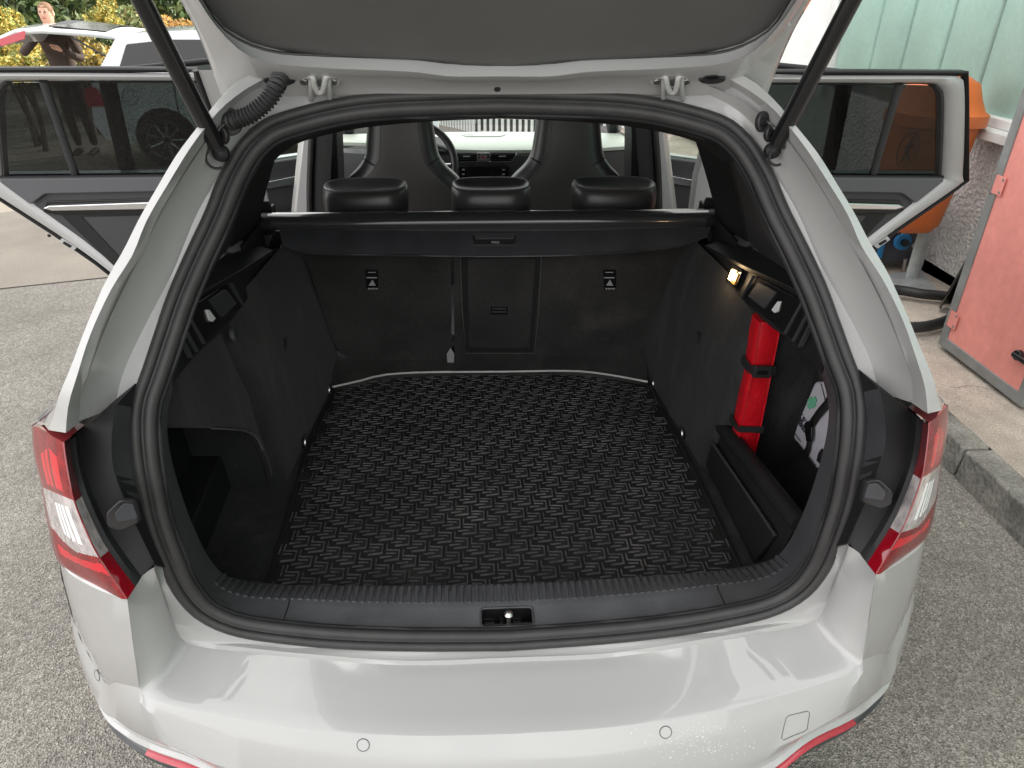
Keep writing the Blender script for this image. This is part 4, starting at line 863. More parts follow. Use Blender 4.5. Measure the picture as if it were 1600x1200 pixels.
    lathe('mirror_shell', FD(.10, 1.05, -.20), [(.02, -.10), (.07, -.08), (.085, 0), (.075, .09), (.03, .12)], M['paint'], mr, axis=(s, 0, 0), seg=16)
    # pillar between the doors: black lining, seal, painted edge
    pz = (.34, .60, .85, 1.12, 1.28, 1.42); xi = (-.56, -.555, -.55, -.53, -.505, -.46); xm = (-.672, -.665, -.655, -.612, -.575, -.52); xo = (-.75, -.735, -.705, -.638, -.60, -.545)
    bp = part('door_pillar', car)
    loft('pillar_lining', [[V(-s*x_, y_, z) for x_, z in zip(xx, pz)] for xx, y_ in ((xi, 2.14), (xi, 2.03), ([a+.02*(1 if a > 0 else -1)*0 for a in xi], 2.0), ([lerp(a, b, .5) for a, b in zip(xi, xm)], 1.985), (xm, 2.0), (xm, 2.1))], M['plastic'], bp, sharp=50)
    tube('pillar_seal', [V(-s*(x_-.004), 1.992, z) for x_, z in zip(xm, pz)], .012, M['rubber'], bp, n=16, seg=8)
    loft('pillar_skin', [[V(-s*x_, y_, z) for x_, z in zip(xx, pz)] for xx, y_ in ((xm, 2.03), (xm, 2.003), ([a-.006 for a in xo], 2.004), ([a-.03 for a in xo], 2.03), ([a-.04 for a in xo], 2.10))], M['paint'], bp, sharp=40)
    slab('belt_guide', roundpoly([V(s*.575, 1.975, .93), V(s*.60, 1.975, .93), V(s*.575, 1.975, 1.06), V(s*.555, 1.975, 1.06)], .008), (0, .01, 0), M['plastic2'], bp)
    # hinge arm and check strap between pillar and door
    slab('door_hinge', [V(s*.74, 1.985, .80), V(s*.84, 1.95, .80), V(s*.84, 1.95, .74), V(s*.74, 1.985, .74)], (0, .02, 0), M['paint'], dr, bevel=.004)
    loft('door_end', [[D_(-.10, z, -.06) for z in (.34, .7, 1.0, 1.2, 1.36)], [D_(-.112, z, -.02) for z in (.34, .7, 1.0, 1.2, 1.36)], [D_(-.10, z, .010) for z in (.34, .7, 1.0, 1.2, 1.36)], [D_(-.02, z, .012) for z in (.34, .7, 1.0, 1.2, 1.36)]], M['paint'], dr, sharp=60)
    tube('door_seal', [D_(-.012, z, .012) for z in (.34, .7, 1.0, 1.2, 1.36)], .009, M['rubber'], dr, seg=8)
    # seat belt hanging by the pillar
    tube('seat_belt', [V(s*.52, 1.96, 1.34), V(s*.56, 1.955, 1.1), V(s*.60, 1.95, .85), V(s*.62, 1.95, .5)], .022, M['webbing'], car, seg=6, flat=.12, upv=V(0, 1, 0))

# ---------------- front seats, dashboard
for cx, sg in ((-.315, -1), (.312, 1)):
    def sec(z, w, d, yc, p=.55): return [V(cx+w*math.copysign(abs(math.cos(t))**p, math.cos(t)), yc+d*math.copysign(abs(math.sin(t))**.8, math.sin(t)), z) for t in np.linspace(0, 2*math.pi, 37)[:-1]]
    prof_ = [(.45, .25, .085, 2.13), (.60, .258, .085, 2.125), (.75, .262, .08, 2.12), (.84, .258, .075, 2.12), (.90, .243, .07, 2.12), (.95, .208, .066, 2.12), (.99, .166, .062, 2.12), (1.03, .140, .060, 2.122), (1.08, .130, .058, 2.126), (1.14, .122, .056, 2.132), (1.20, .114, .052, 2.138), (1.235, .100, .044, 2.142), (1.255, .085, .03, 2.144), (1.262, .04, .015, 2.145)]
    zz_ = [q_[0] for q_ in prof_]; fz = np.concatenate([np.linspace(.45, 1.2, 40), np.linspace(1.21, 1.262, 10)])
    cz_ = catmull([V(q_[1]*10, q_[2]*10, q_[0]*10) for q_ in prof_], 60)
    rows_ = [(c_.z/10, c_.x/10, c_.y/10, interp(c_.z/10, zz_, [q_[3] for q_ in prof_])) for c_ in cz_]
    se = loft('front_seat', [sec(z, w, d, yc) for z, w, d, yc in rows_], M['leather'], car, closed=True, caps=True, sharp=80)
    rear = lambda f, dz=0: [V(cx+k*w*f, yc-d*(1-abs(f)**3)**.4-.0015, z) for z, w, d, yc in prof_[2:12] for k in (1,)]
    # back shell panel, proud of the bolsters
    pr_ = [q_ for q_ in rows_ if .58 < q_[0] < 1.235]
    fr_ = lambda z: .93 if z < .8 else interp(z, [.8, .90, .96, 1.03, 1.3], [.90, .79, .66, .56, .54])
    loft('seat_back_panel', [[V(cx+w*fr_(z)*t, yc-d*(max(0, 1-abs(fr_(z)*t)**(2/.55)))**.4-.0022, z) for t in (-1, -.97, -.8, -.4, 0, .4, .8, .97, 1)] for z, w, d, yc in pr_], M['brownleather'], se, sharp=80)
    for k in (-1, 1):
        tube('seat_seam', [V(cx+k*w*fr_(z)*1.0, yc-d*(max(0, 1-fr_(z)**(2/.55)))**.4-.0024, z) for z, w, d, yc in pr_], .0018, M['seam'], se, n=40, seg=5)
    tube('bolster_seam', [V(cx-.142, 2.085, 1.025), V(cx-.115, 2.06, 1.012), V(cx-.10, 2.055, 1.005)], .0018, M['black'], se, seg=5)
    tube('bolster_seam', [V(cx+.142, 2.085, 1.025), V(cx+.115, 2.06, 1.012), V(cx+.10, 2.055, 1.005)], .0018, M['black'], se, seg=5)
    box('seat_cushion', (cx, 2.38, .50), (.48, .46, .16), M['leather'], se, bevel=.04)
ds = part('dashboard', car)
secd = [(3.24, .60), (2.86, .52), (2.80, .60), (2.765, .72), (2.75, .80), (2.748, .86), (2.752, .895), (2.775, .905), (2.80, .905)]
loft('dash_panel', [[V(x, y+.10*(abs(x)/.72)**2.5, z) for y, z in secd] for x in (-.74, -.55, -.35, -.15, 0, .15, .35, .55, .74)], M['dash'], ds, sharp=50)
xs_ = (-.74, -.5, -.28, -.20, -.12, 0, .15, .35, .55, .74)
yf = (2.98, 2.94, 2.90, 2.83, 2.785, 2.765, 2.765, 2.775, 2.80, 2.86)
loft('dash_top', [[V(x, y, .902) for x, y in zip(xs_, yf)], [V(x, y-.004, .918) for x, y in zip(xs_, yf)], [V(x, y+.012, .928) for x, y in zip(xs_, yf)], [V(x, 3.0, .926) for x in xs_], [V(x, 3.17+.06*(1-(x/.74)**2), .918) for x in xs_]], M['dashtop_sunlit'], ds, sharp=50)
slab('dash_speaker', roundpoly([V(-.12, 3.14, .921), V(.13, 3.14, .921), V(.09, 3.05, .9255), V(-.08, 3.05, .9255)], .02), (0, 0, .003), M['greypaint'], ds)
loft('binnacle', [[V(-.33+.19*c, 2.80+d, .86+.09*max(0, s_)**.6) for c, s_ in ((math.cos(t), math.sin(t)) for t in np.linspace(0, math.pi, 15))] for d in (-.06, .0, .16)], M['plastic'], ds, sharp=60, solid=.006)
Dp = lambda px, py, d=0: at(px, py, 'y', 2.748-d)
for a, b in ((-1, 0), (0, 1)):
    x0, x1 = ((712, 745), (767, 802))[a+1]
    vt = slab('air_vent', roundpoly([Dp(x0-6 if a < 0 else x0, 239, .004), Dp(x1 if a < 0 else x1+6, 239, .004), Dp(x1 if a < 0 else x1-2, 251, .004), Dp(x0+2 if a < 0 else x0, 251, .004)], .004), (0, -.004, 0), M['black'], ds, bevel=.001)
    for k in (241, 245, 249): slab('vent_slat', [Dp(x0, k, .010), Dp(x1, k, .010), Dp(x1, k+1.2, .010), Dp(x0, k+1.2, .010)], (0, -.004, 0), M['plastic'], vt, bevel=0)
    slab('vent_tab', [Dp((x0+x1)/2-5, 243.6, .016), Dp((x0+x1)/2+6, 243.6, .016), Dp((x0+x1)/2+6, 245, .016), Dp((x0+x1)/2-5, 245, .016)], (0, -.004, 0), M['dimwhite'], vt, bevel=0)
sw = slab('button_block', [Dp(745.5, 238.5, .006), Dp(765, 238.5, .006), Dp(765, 250.5, .006), Dp(745.5, 250.5, .006)], (0, -.006, 0), M['steel'], ds, bevel=.001)
slab('hazard_button', [Dp(752, 244, .013), Dp(758, 244, .013), Dp(755, 248.5, .013)], (0, -.001, 0), M['reflred'], sw, bevel=0)
for q in ((747, 240, 750, 243), (747, 245, 750, 248), (761, 240, 764, 248)): slab('switch_button', [Dp(q[0], q[1], .013), Dp(q[2], q[1], .013), Dp(q[2], q[3], .013), Dp(q[0], q[3], .013)], (0, -.001, 0), M['print'], sw, bevel=0)
tube('vent_trim', [Dp(702, 240, .012), Dp(708, 249, .012), Dp(714, 252.5, .012), Dp(757, 253, .012), Dp(797, 252.5, .012), Dp(802, 249, .012), Dp(808, 239, .012)], .0034, M['chrome'], ds, seg=6)
scx = slab('centre_screen', roundpoly([Dp(716, 259, .010), Dp(797, 259, .010), Dp(793, 298, .010), Dp(720, 298, .010)], .012), (0, -.010, 0), M['gloss'], ds, bevel=.002)
tube('screen_trim', roundpoly([Dp(714, 257.5, .012), Dp(799, 257.5, .012), Dp(795, 300, .012), Dp(718, 300, .012)], .014), .0025, M['plastic2'], scx, closed=True, seg=6)
for y in (265, 272, 279):
    for x in (724, 787): slab('screen_key', [Dp(x-2, y-1, .0205), Dp(x+2, y-1, .0205), Dp(x+2, y+1.2, .0205), Dp(x-2, y+1.2, .0205)], (0, -.001, 0), M['dimwhite'], scx, bevel=0)
for x in (725, 787): disc('screen_knob', Dp(x, 289.5, .020), (0, -1, 0), .0065, .012, M['steel'], scx, seg=14)
# steering wheel
wc = at(647, 258, 'y', 2.52); wa = V(0, -.90, .43).normalized(); wu = V(0, .43, .90).normalized()
stw = tube('steering_wheel', [wc+V(1, 0, 0)*math.cos(t)*.178+wu*math.sin(t)*.178 for t in np.linspace(0, 2*math.pi, 49)[:-1]], .016, M['leather'], car, closed=True, seg=10)
disc('wheel_hub', wc+V(0, .01, 0), wa, .06, .03, M['plastic'], stw, seg=20, bevel=.01)
for dx, dz in ((.16, 0), (-.16, 0), (0, -.16)): tube('wheel_spoke', [wc, wc+V(dx, 0, 0)+wu*dz], .014, M['steel'] if dx else M['plastic'], stw, seg=8, flat=.5)
tube('wheel_trim', [wc+V(1, 0, 0)*math.cos(t)*.060+wu*math.sin(t)*.045+wa*.03 for t in np.linspace(0, 2*math.pi, 25)[:-1]], .005, M['chrome'], stw, closed=True, seg=6)
# ------------------------------------------------------------------ things in the boot
fm = [V(-.472, .335, 0), V(-.478, .55, 0), V(-.488, .86, 0), V(-.474, 1.10, 0), V(-.458, 1.205, 0), V(-.30, 1.246, 0), V(0, 1.258, 0), V(.30, 1.240, 0), V(.458, 1.172, 0), V(.474, 1.05, 0), V(.486, .84, 0), V(.492, .55, 0), V(.492, .335, 0)]
ol = catmull(fm, 60)
mt = mesh('floor_mat', [V(p.x, p.y, .5455) for p in ol]+[V(p.x, p.y, .551) for p in ol], [tuple(range(60, 120)), tuple(range(60))[::-1]]+[(i, (i+1) % 60, 60+(i+1) % 60, 60+i) for i in range(60)], M['matrub'])
tag(mt, 'black rubber boot mat with a raised zigzag tread, lying flat in the boot', 'mat')
tube('mat_rim', [V(p.x*.993, p.y, .553) for p in ol], .0035, M['matrub'], mt, closed=True, seg=6)
def inside(x, y):
    c = False; n = len(ol)
    for i in range(n):
        a, b = ol[i], ol[i-1]
        if (a.y > y) != (b.y > y) and x < (b.x-a.x)*(y-a.y)/(b.y-a.y)+a.x: c = not c
    return c
v = []; F = []; v2 = []; F2 = []
strokes = [(-27.5, -18, -27.5, 0), (-27.5, 0, -.5, 2), (0, 2, 0, 28), (0, 28, -28, 32), (-27, 10, -8, 11), (-38, 22, -16, 20)]
for i in range(-60, 60):
    for j in range(-40, 60):
        ox = (36*i-18*j)/1000+rnd.uniform(-.0003, .0003); oy = .80-(19*i+44*j)/1000
        if not (-.52 < ox < .52 and .3 < oy < 1.3): continue
        for q, (x0, y0, x1, y1) in enumerate(strokes):
            a = V(ox+x0/1000, oy-y0/1000, .5525); b = V(ox+x1/1000, oy-y1/1000, .5525); t = (b-a).normalized(); m0, m1 = a-t*.004, b+t*.004
            if not (inside(m0.x*1.012, m0.y-.004) and inside(m1.x*1.012, m1.y-.004) and inside(m0.x, m0.y+.01) and inside(m1.x, m1.y+.01)): continue
            w = V(-t.y, t.x, 0)*.0019; h = V(0, 0, .0026); k = len(v); t = t*.001
            v += [a-t-w, b+t-w, b+t+w, a-t+w, a-t*.2-w*.55+h, b+t*.2-w*.55+h, b+t*.2+w*.55+h, a-t*.2+w*.55+h]
            F += [(k, k+1, k+5, k+4), (k+1, k+2, k+6, k+5), (k+2, k+3, k+7, k+6), (k+3, k, k+4, k+7), (k+4, k+5, k+6, k+7)]
        if all(inside(ox+dx, oy+dy) for dx, dy in ((-.034, .006), (-.034, -.036), (.004, .006), (.004, -.036))):
            k = len(v2)
            for px_, py_, z in [(-31, -2, .551), (2, -1, .551), (2, 30.5, .551), (-31, 34, .551), (-30, -.8, .5532), (1.2, 0, .5532), (1.2, 29.5, .5532), (-30, 33, .5532)]: v2.append(V(ox+px_/1000, oy-py_/1000, z))
            F2 += [(k, k+1, k+5, k+4), (k+1, k+2, k+6, k+5), (k+2, k+3, k+7, k+6), (k+3, k, k+4, k+7), (k+4, k+5, k+6, k+7)]
stuff(mesh('tread_rib', v, F, M['matrib'], mt)); stuff(mesh('tread_block', v2, F2, M['matblock'], mt))

# red bag
yb_ = .655
rb = [at(1187, 480, 'y', yb_), at(1223, 480, 'y', yb_), at(1219, 524, 'y', yb_), at(1204, 600, 'y', yb_), at(1188, 680, 'y', yb_), at(1180, 712, 'y', yb_), at(1150, 712, 'y', yb_), at(1153, 674, 'y', yb_), at(1172, 585, 'y', yb_)]
zt, zbm = max(p.z for p in rb), min(p.z for p in rb)
bag = thing('red_bag', 'slim red bag with two black straps standing upright in the side niche of the boot', 'bag', (rb[6].x+.03, .69, .55))
Lx = lambda z: interp(z, [rb[6].z, rb[7].z, rb[8].z, rb[0].z], [rb[6].x, rb[7].x, rb[8].x, rb[0].x]); Rx = lambda z: interp(z, [rb[5].z, rb[4].z, rb[3].z, rb[2].z, rb[1].z], [rb[5].x, rb[4].x, rb[3].x, rb[2].x, rb[1].x])
rows = []
zs_ = np.linspace(.556, .99, 15)
for i, z in enumerate(zs_):
    a, b = Lx(z), Rx(z); c = (a+b)/2; w = (b-a)/2*(1 if 0 < i < 14 else .9); pinch = -.004 if abs(z-.70) < .02 or abs(z-.85) < .02 else 0
    rows.append([V(c+(w+.0)*math.copysign(abs(math.cos(t))**.35, math.cos(t)), (.678)+(.025+pinch)*math.copysign(abs(math.sin(t))**.5, math.sin(t))+rnd.uniform(-.001, .001), z) for t in np.linspace(0, 2*math.pi, 25)[:-1]])
loft('bag_body', rows, M['red'], bag, closed=True, caps=True, sharp=60)
tube('bag_seam', [V(Lx(z)+.004, .6535, z) for z in zs_], .002, M['red'], bag, seg=5); tube('bag_seam', [V(Rx(z)-.004, .6535, z) for z in zs_], .002, M['red'], bag, seg=5)
zs1, zs2 = at(1168, 668, 'y', .655).z, at(1192, 575, 'y', .655).z
for z, hgt in ((zs1, .016), (zs2, .022)):
    a, b = Lx(z)-.003, Rx(z)+.003
    slab('bag_strap', [V(a, .651, z-hgt/2), V(b, .651, z-hgt/2-.004), V(b, .651, z+hgt/2-.004), V(a, .651, z+hgt/2)], (0, -.003, 0), M['webbing'], bag, bevel=.0008)
    slab('bag_strap', [V(a-.001, .651, z-hgt/2), V(a-.001, .70, z-hgt/2), V(a-.001, .70, z+hgt/2), V(a-.001, .651, z+hgt/2)], (-.002, 0, 0), M['webbing'], bag, bevel=.0008)
bc = V((Lx(zs2)+Rx(zs2))/2-.004, .647, zs2-.002)
slab('strap_buckle', roundpoly([bc+V(-.020, 0, -.014), bc+V(.020, 0, -.015), bc+V(.020, 0, .013), bc+V(-.020, 0, .014)], .004), (0, -.008, 0), M['rubber'], bag, bevel=.002)
slab('buckle_tongue', roundpoly([bc+V(-.013, -.008, -.004), bc+V(.010, -.008, -.005), bc+V(.010, -.008, .004), bc+V(-.013, -.008, .005)], .002), (0, -.003, 0), M['gloss'], bag, bevel=.001)

# first aid bag strapped to the outer wall of the niche
ap = pxr([(1273, 596, .70), (1286, 596, .70), (1297, 618, .70), (1303, 660, .70), (1295, 705, .70), (1275, 733, .70), (1239.5, 685, .70), (1241, 672, .70)], 'x')
ac = sum(ap, V(0, 0, 0))/len(ap)
aid = thing('first_aid_bag', 'white first aid bag with a green cross, strapped to the niche wall of the boot', 'first aid bag', (.71, ac.y, .62))
slab('bag_body', roundpoly([p for p in ap], .008), (.034, 0, 0), M['aid'], aid, bevel=.006, seg=3)
xf = .6985
A_ = lambda px, py, d=0: at(px, py, 'x', xf-d)
for a, b in ((A_(1283, 600), A_(1291, 632)), (A_(1246, 690), A_(1275, 728))):
    tube('bag_seam', [a, a.lerp(b, .5)+V(-.001, 0, .002), b], .0012, M['seam'], aid, seg=5)
for q in ([(1262, 625), (1268, 620), (1276, 633), (1270, 639)], [(1274, 619), (1277, 626), (1265, 640), (1261, 633)]):
    slab('green_cross', [A_(*p) for p in q], (-.0012 if q[0][0] == 1262 else -.0015, 0, 0), M['green'], aid, bevel=0)
xd = A_(1259, 665)-A_(1250, 650); yd = A_(1256, 655)-A_(1248, 668)
text('lettering', 'KFZ-', .026, A_(1256, 659, .001), xd, yd, M['print'], aid)
text('lettering', 'VERBAND', .018, A_(1256, 672, .001), xd, yd, M['print'], aid)
tube('print_line', [A_(1242.5, 678, .001), A_(1251, 690, .001)], .0012, M['print'], aid, seg=4)
def strap(nm, pts, w, mt_, par):
    P = [A_(*p, .004) for p in pts]; Lr, Rr = [], []
    for i, p in enumerate(P):
        t = (P[min(i+1, len(P)-1)]-P[max(i-1, 0)]).normalized(); q = t.cross(V(1, 0, 0)).normalized()*w; Lr.append(p+q); Rr.append(p-q)
    return loft(nm, [Lr, Rr], mt_, par, solid=.003)
strap('bag_strap', [(1298, 622), (1290, 634), (1278, 648), (1268, 663)], .010, M['webbing'], aid)
strap('bag_strap', [(1266, 662), (1265, 685), (1263, 700), (1258, 712)], .009, M['webbing'], aid)
slab('strap_buckle', roundpoly([A_(1260, 661, .006), A_(1267, 657, .006), A_(1272, 668, .006), A_(1271, 690, .006), A_(1263, 690, .006)], .004), (-.006, 0, 0), M['gloss'], aid, bevel=.002)
strap('bag_strap', [(1286, 705), (1281, 712), (1279, 722)], .007, M['webbing'], aid)

# ------------------------------------------------------------------ ground, kerb, pavement
def gz(x, y): return -.045*max(0, min(y, 16)-2.5)-.045*max(0, min(-x, 14)-1.2)
def asphalt():
    m = bpy.data.materials.new('asphalt'); m.use_nodes = True; t = m.node_tree; b = t.nodes['Principled BSDF']; b.inputs['Roughness'].default_value = .85; b.inputs['Specular IOR Level'].default_value = .3
    tc = t.nodes.new('ShaderNodeTexCoord')
    vo = t.nodes.new('ShaderNodeTexVoronoi'); vo.inputs['Scale'].default_value = 190; t.links.new(tc.outputs['Object'], vo.inputs['Vector'])
    rp = t.nodes.new('ShaderNodeValToRGB'); e = rp.color_ramp.elements; e[0].position = 0; e[0].position = .10; e[0].color = (.075, .070, .062, 1); e[1].position = .90; e[1].color = (.47, .44, .39, 1)
    q = rp.color_ramp.elements.new(.5); q.color = (.215, .200, .176, 1)
    v2_ = t.nodes.new('ShaderNodeTexVoronoi'); v2_.inputs['Scale'].default_value = 420; t.links.new(tc.outputs['Object'], v2_.inputs['Vector'])
    mv = t.nodes.new('ShaderNodeMix'); mv.data_type = 'RGBA'; mv.inputs['Factor'].default_value = .5; t.links.new(vo.outputs['Color'], mv.inputs['A']); t.links.new(v2_.outputs['Color'], mv.inputs['B'])
    t.links.new(mv.outputs['Result'], rp.inputs['Fac'])
    n2 = t.nodes.new('ShaderNodeTexNoise'); n2.inputs['Scale'].default_value = 1.3; n2.inputs['Detail'].default_value = 8; t.links.new(tc.outputs['Object'], n2.inputs['Vector'])
    n3 = t.nodes.new('ShaderNodeTexNoise'); n3.inputs['Scale'].default_value = 28; n3.inputs['Detail'].default_value = 6; t.links.new(tc.outputs['Object'], n3.inputs['Vector'])
    mr = t.nodes.new('ShaderNodeMapRange'); mr.inputs['From Min'].default_value = .3; mr.inputs['From Max'].default_value = .7; mr.inputs['To Min'].default_value = .76; mr.inputs['To Max'].default_value = 1.25; t.links.new(n2.outputs['Fac'], mr.inputs[0])
    m3 = t.nodes.new('ShaderNodeMapRange'); m3.inputs['From Min'].default_value = .3; m3.inputs['From Max'].default_value = .7; m3.inputs['To Min'].default_value = .88; m3.inputs['To Max'].default_value = 1.11; t.links.new(n3.outputs['Fac'], m3.inputs[0])
    ml = t.nodes.new('ShaderNodeMath'); ml.operation = 'MULTIPLY'; t.links.new(mr.outputs[0], ml.inputs[0]); t.links.new(m3.outputs[0], ml.inputs[1])
    sc = t.nodes.new('ShaderNodeVectorMath'); sc.operation = 'SCALE'; t.links.new(rp.outputs[0], sc.inputs[0]); t.links.new(ml.outputs[0], sc.inputs['Scale']); t.links.new(sc.outputs[0], b.inputs['Base Color'])
    bp = t.nodes.new('ShaderNodeBump'); bp.inputs['Strength'].default_value = .9; bp.inputs['Distance'].default_value = .006
    ad = t.nodes.new('ShaderNodeMath'); ad.operation = 'ADD'; t.links.new(vo.outputs['Distance'], ad.inputs[0]); t.links.new(n3.outputs['Fac'], ad.inputs[1]); t.links.new(ad.outputs[0], bp.inputs['Height']); t.links.new(bp.outputs[0], b.inputs['Normal'])
    return m
M['asphalt'] = asphalt()
M['concrete'] = mat('concrete', (.44, .385, .325), .9, noise=[(2.2, .18, 8), (150, .28, 4), (14, .12, 5)], bump=(220, .7, .005), spec=.2)
M['yardslab'] = mat('yard_concrete', (.23, .208, .175), .9, noise=[(1.5, .15, 8), (170, .25, 4)], bump=(250, .6, .004), spec=.2)
M['kerb'] = mat('kerb_stone', (.22, .213, .19), .9, noise=[(7, .45, 8), (90, .25, 4)], bump=(60, .8, .012), spec=.2)
M['rough'] = mat('roughcast', (.78, .76, .73), .95, noise=[(70, .16, 3), (3, .06, 4)], bump=(48, 1.0, .05), spec=.2, specks=[(26, .16, .5, (.30, .29, .27)), (55, .14, .4, (.25, .24, .22))])
M['whitewall'] = mat('white_render', (.72, .72, .70), .9, noise=[(4, .05, 5), (120, .10, 3)], bump=(110, .6, .010), spec=.2)
M['sillwhite'] = mat('sill_paint', (.62, .62, .60), .6, noise=(5, .15, 6))
M['teal'] = mat('green_cladding', (.43, .66, .58), .38, noise=[(2.5, .10, 6), (40, .04, 4)], spec=.5)
M['cabred'] = mat('cabinet_red', (.74, .27, .23), .5, noise=[(3, .10, 7), (28, .06, 5)], bump=(40, .05, .004))
M['cabgrey'] = mat('cabinet_frame', (.20, .205, .20), .5, noise=(12, .15, 5))
M['galv'] = mat('galvanised', (.42, .44, .44), .42, .5, noise=(18, .15, 4))
M['orange'] = mat('orange_bin', (.66, .155, .035), .42, noise=(6, .05, 4))
M['hose'] = mat('hose_rubber', (.02, .02, .02), .42)
M['machine'] = mat('machine_grey', (.07, .072, .085), .4, noise=(8, .1, 4)); M['blue'] = mat('machine_blue', (.03, .22, .50), .4)
M['fence'] = mat('fence_white', (.74, .76, .74), .5)
M['dark_backing'] = mat('fence_back', (.20, .22, .21), .8)  # dark grey-green backing behind the fence slats and cladding
xs = sorted(set([-60, -40, -28, -20, -14, -10, -8, -6, -4, -3, -2.2, -1.2, -.4, .4, 1.2, 2, 3, 6, 12, 25, 60])); ys = sorted(set([-30, -15, -8, -4, -2, 0, 1, 2.5, 3.2, 4, 5, 6, 8, 10, 13, 16, 20, 30, 60, 120]))
vv = [V(x, y, gz(x, y)) for y in ys for x in xs]; nx = len(xs)
gd = struct(mesh('ground', vv, [(j*nx+i, j*nx+i+1, (j+1)*nx+i+1, (j+1)*nx+i) for j in range(len(ys)-1) for i in range(nx-1)], M['asphalt'], smooth=True))
# paler concrete yard beyond the asphalt, left of the car
yl = [on(0, 452, lambda p: p.z-gz(p.x, p.y)), on(170, 434, lambda p: p.z-gz(p.x, p.y))]
dy = (yl[1]-yl[0]).normalized(); dy.z = 0
q0 = yl[0]-dy*12; q1 = yl[1]+dy*1.5
def yardpt(a, k): p = a+V(-dy.y, dy.x, 0)*k; return V(p.x, p.y, gz(p.x, p.y)+.006)
vv = []; n_ = 16
for k in (0, .3, .8, 1.6, 3, 5, 8):
    for i in range(n_+1): vv.append(yardpt(q0.lerp(q1, i/n_), k))
struct(mesh('concrete_yard', vv, [(j*(n_+1)+i, j*(n_+1)+i+1, (j+1)*(n_+1)+i+1, (j+1)*(n_+1)+i) for j in range(6) for i in range(n_)], M['yardslab'], smooth=True))
def kx(y): return 1.716
KZ = .12
pv = []
for y in (-6, -3, 0, 1.5, 3, 5, 8, 12): pv += [V(kx(y)+.115, y, KZ+gz(2, y)), V(kx(y)+.6, y, KZ+gz(2, y)+.004), V(kx(y)+2.2, y, KZ+gz(2, y)+.01)]
pav = struct(mesh('pavement', pv, [(j*3+i, j*3+i+1, j*3+4+i, j*3+3+i) for j in range(7) for i in range(2)], M['concrete']))
kb = bpy.data.objects.new('kerb', None); col.objects.link(kb); struct(kb)
y = -5.6
while y < 9:
    y2 = y+1.0; a, b = kx(y+.004), kx(y2-.004); z0, z1 = gz(2, y), gz(2, y2); j_ = rnd.uniform(-.006, .006)
    bl = [V(a+j_, y+.005, z0-.1), V(b+j_, y2-.005, z1-.1), V(b+j_+.118, y2-.005, z1-.1), V(a+j_+.118, y+.005, z0-.1)]
    tp = [V(a+j_+.012, y+.005, z0+KZ+.003), V(b+j_+.012, y2-.005, z1+KZ+.003), V(b+j_+.118, y2-.005, z1+KZ+.003), V(a+j_+.118, y+.005, z0+KZ+.003)]
    mesh('kerb_stone', bl+tp, [(0, 1, 5, 4), (1, 2, 6, 5), (2, 3, 7, 6), (3, 0, 4, 7), (4, 5, 6, 7)], M['kerb'], kb, bevel=.012, seg=3)
    y = y2
def crack(nm, pts, par, ax='z', val=KZ, w=.0025):
    P = [at(px, py, ax, val) for px, py in pts]; P = catmull(P, 26); P = [p+V(rnd.uniform(-.004, .004), rnd.uniform(-.004, .004), .0052) for p in P]
    tube(nm, P, w*.5, M['print'], par, seg=4, flat=.5)
crack('crack', [(1600, 608), (1560, 612), (1520, 604), (1492, 607), (1470, 603)], pav)

# loose grit on the asphalt
v = []; F = []
for k in range(900):
    x_, y_ = (rnd.uniform(-2.4, -.85), rnd.uniform(.3, 3.0)) if rnd.random() < .55 else (rnd.uniform(.9, 1.70), rnd.uniform(.2, 2.2))
    c = V(x_, y_, gz(x_, y_)); z_ = rnd.uniform(.0015, .0045)*(1.7 if rnd.random() < .06 else 1); kk = len(v); t0_ = rnd.uniform(0, 3)
    v += [c+V(math.cos(t0_+i*1.257)*z_*rnd.uniform(.7, 1.2), math.sin(t0_+i*1.257)*z_*rnd.uniform(.7, 1.2), 0) for i in range(5)]+[c+V(0, 0, z_*.9)]
    F += [(kk+i, kk+(i+1) % 5, kk+5) for i in range(5)]
stuff(mesh('grit', v, F, mat('grit_stone', (.30, .28, .25), .9, noise=(60, .5, 2)), None))

# ------------------------------------------------------------------ building on the right
WX = 2.62
bl = thing('workshop_building', 'workshop wall of rough white render with tall green cladding panels above a white sill', 'building', (4.5, 2, 0))
LZ = .915
box('rough_wall', (WX+.09, 2.75, LZ/2-.02), (.10, 14.5, LZ+.06), M['rough'], bl, bevel=.01)
box('wall_foot', (WX+.07, 2.75, .10), (.06, 14.5, .14), M['cabgrey'], bl, bevel=.01)
box('window_sill', (WX+.02, -.3, LZ+.025), (.20, 8.0, .05), M['sillwhite'], bl, bevel=.006)
box('sill_step', (WX+.05, -.3, LZ+.075), (.12, 8.0, .05), M['sillwhite'], bl, bevel=.006)
jl = sorted([at(*q, 'x', WX).y for q in ((1360, 50), (1409, 50), (1470, 50), (1541, 50), (1303, 60))], reverse=True)
edges = [jl[0]]+jl[1:]
while edges[-1] > -3.6: edges.append(edges[-1]-.47)
for a, b in zip(edges, edges[1:]):
    pr_ = [(a-.006, .0), (a-.02, -.012), (lerp(a, b, .3), -.030), (lerp(a, b, .65), -.026), (b+.03, -.008), (b+.006, .012)]
    loft('cladding_panel', [[V(WX+.06+dx, y_, z) for y_, dx in pr_] for z in (LZ+.10, 3.3)], M['teal'], bl, sharp=50, solid=.004)
box('panel_backing', (WX+.14, (edges[0]+edges[-1])/2, 2.1), (.06, edges[0]-edges[-1]+.1, 2.5), M['dark_backing'], bl)
box('window_jamb', (WX+.03, edges[0]+.07, 2.1), (.10, .13, 2.45), M['sillwhite'], bl, bevel=.006)
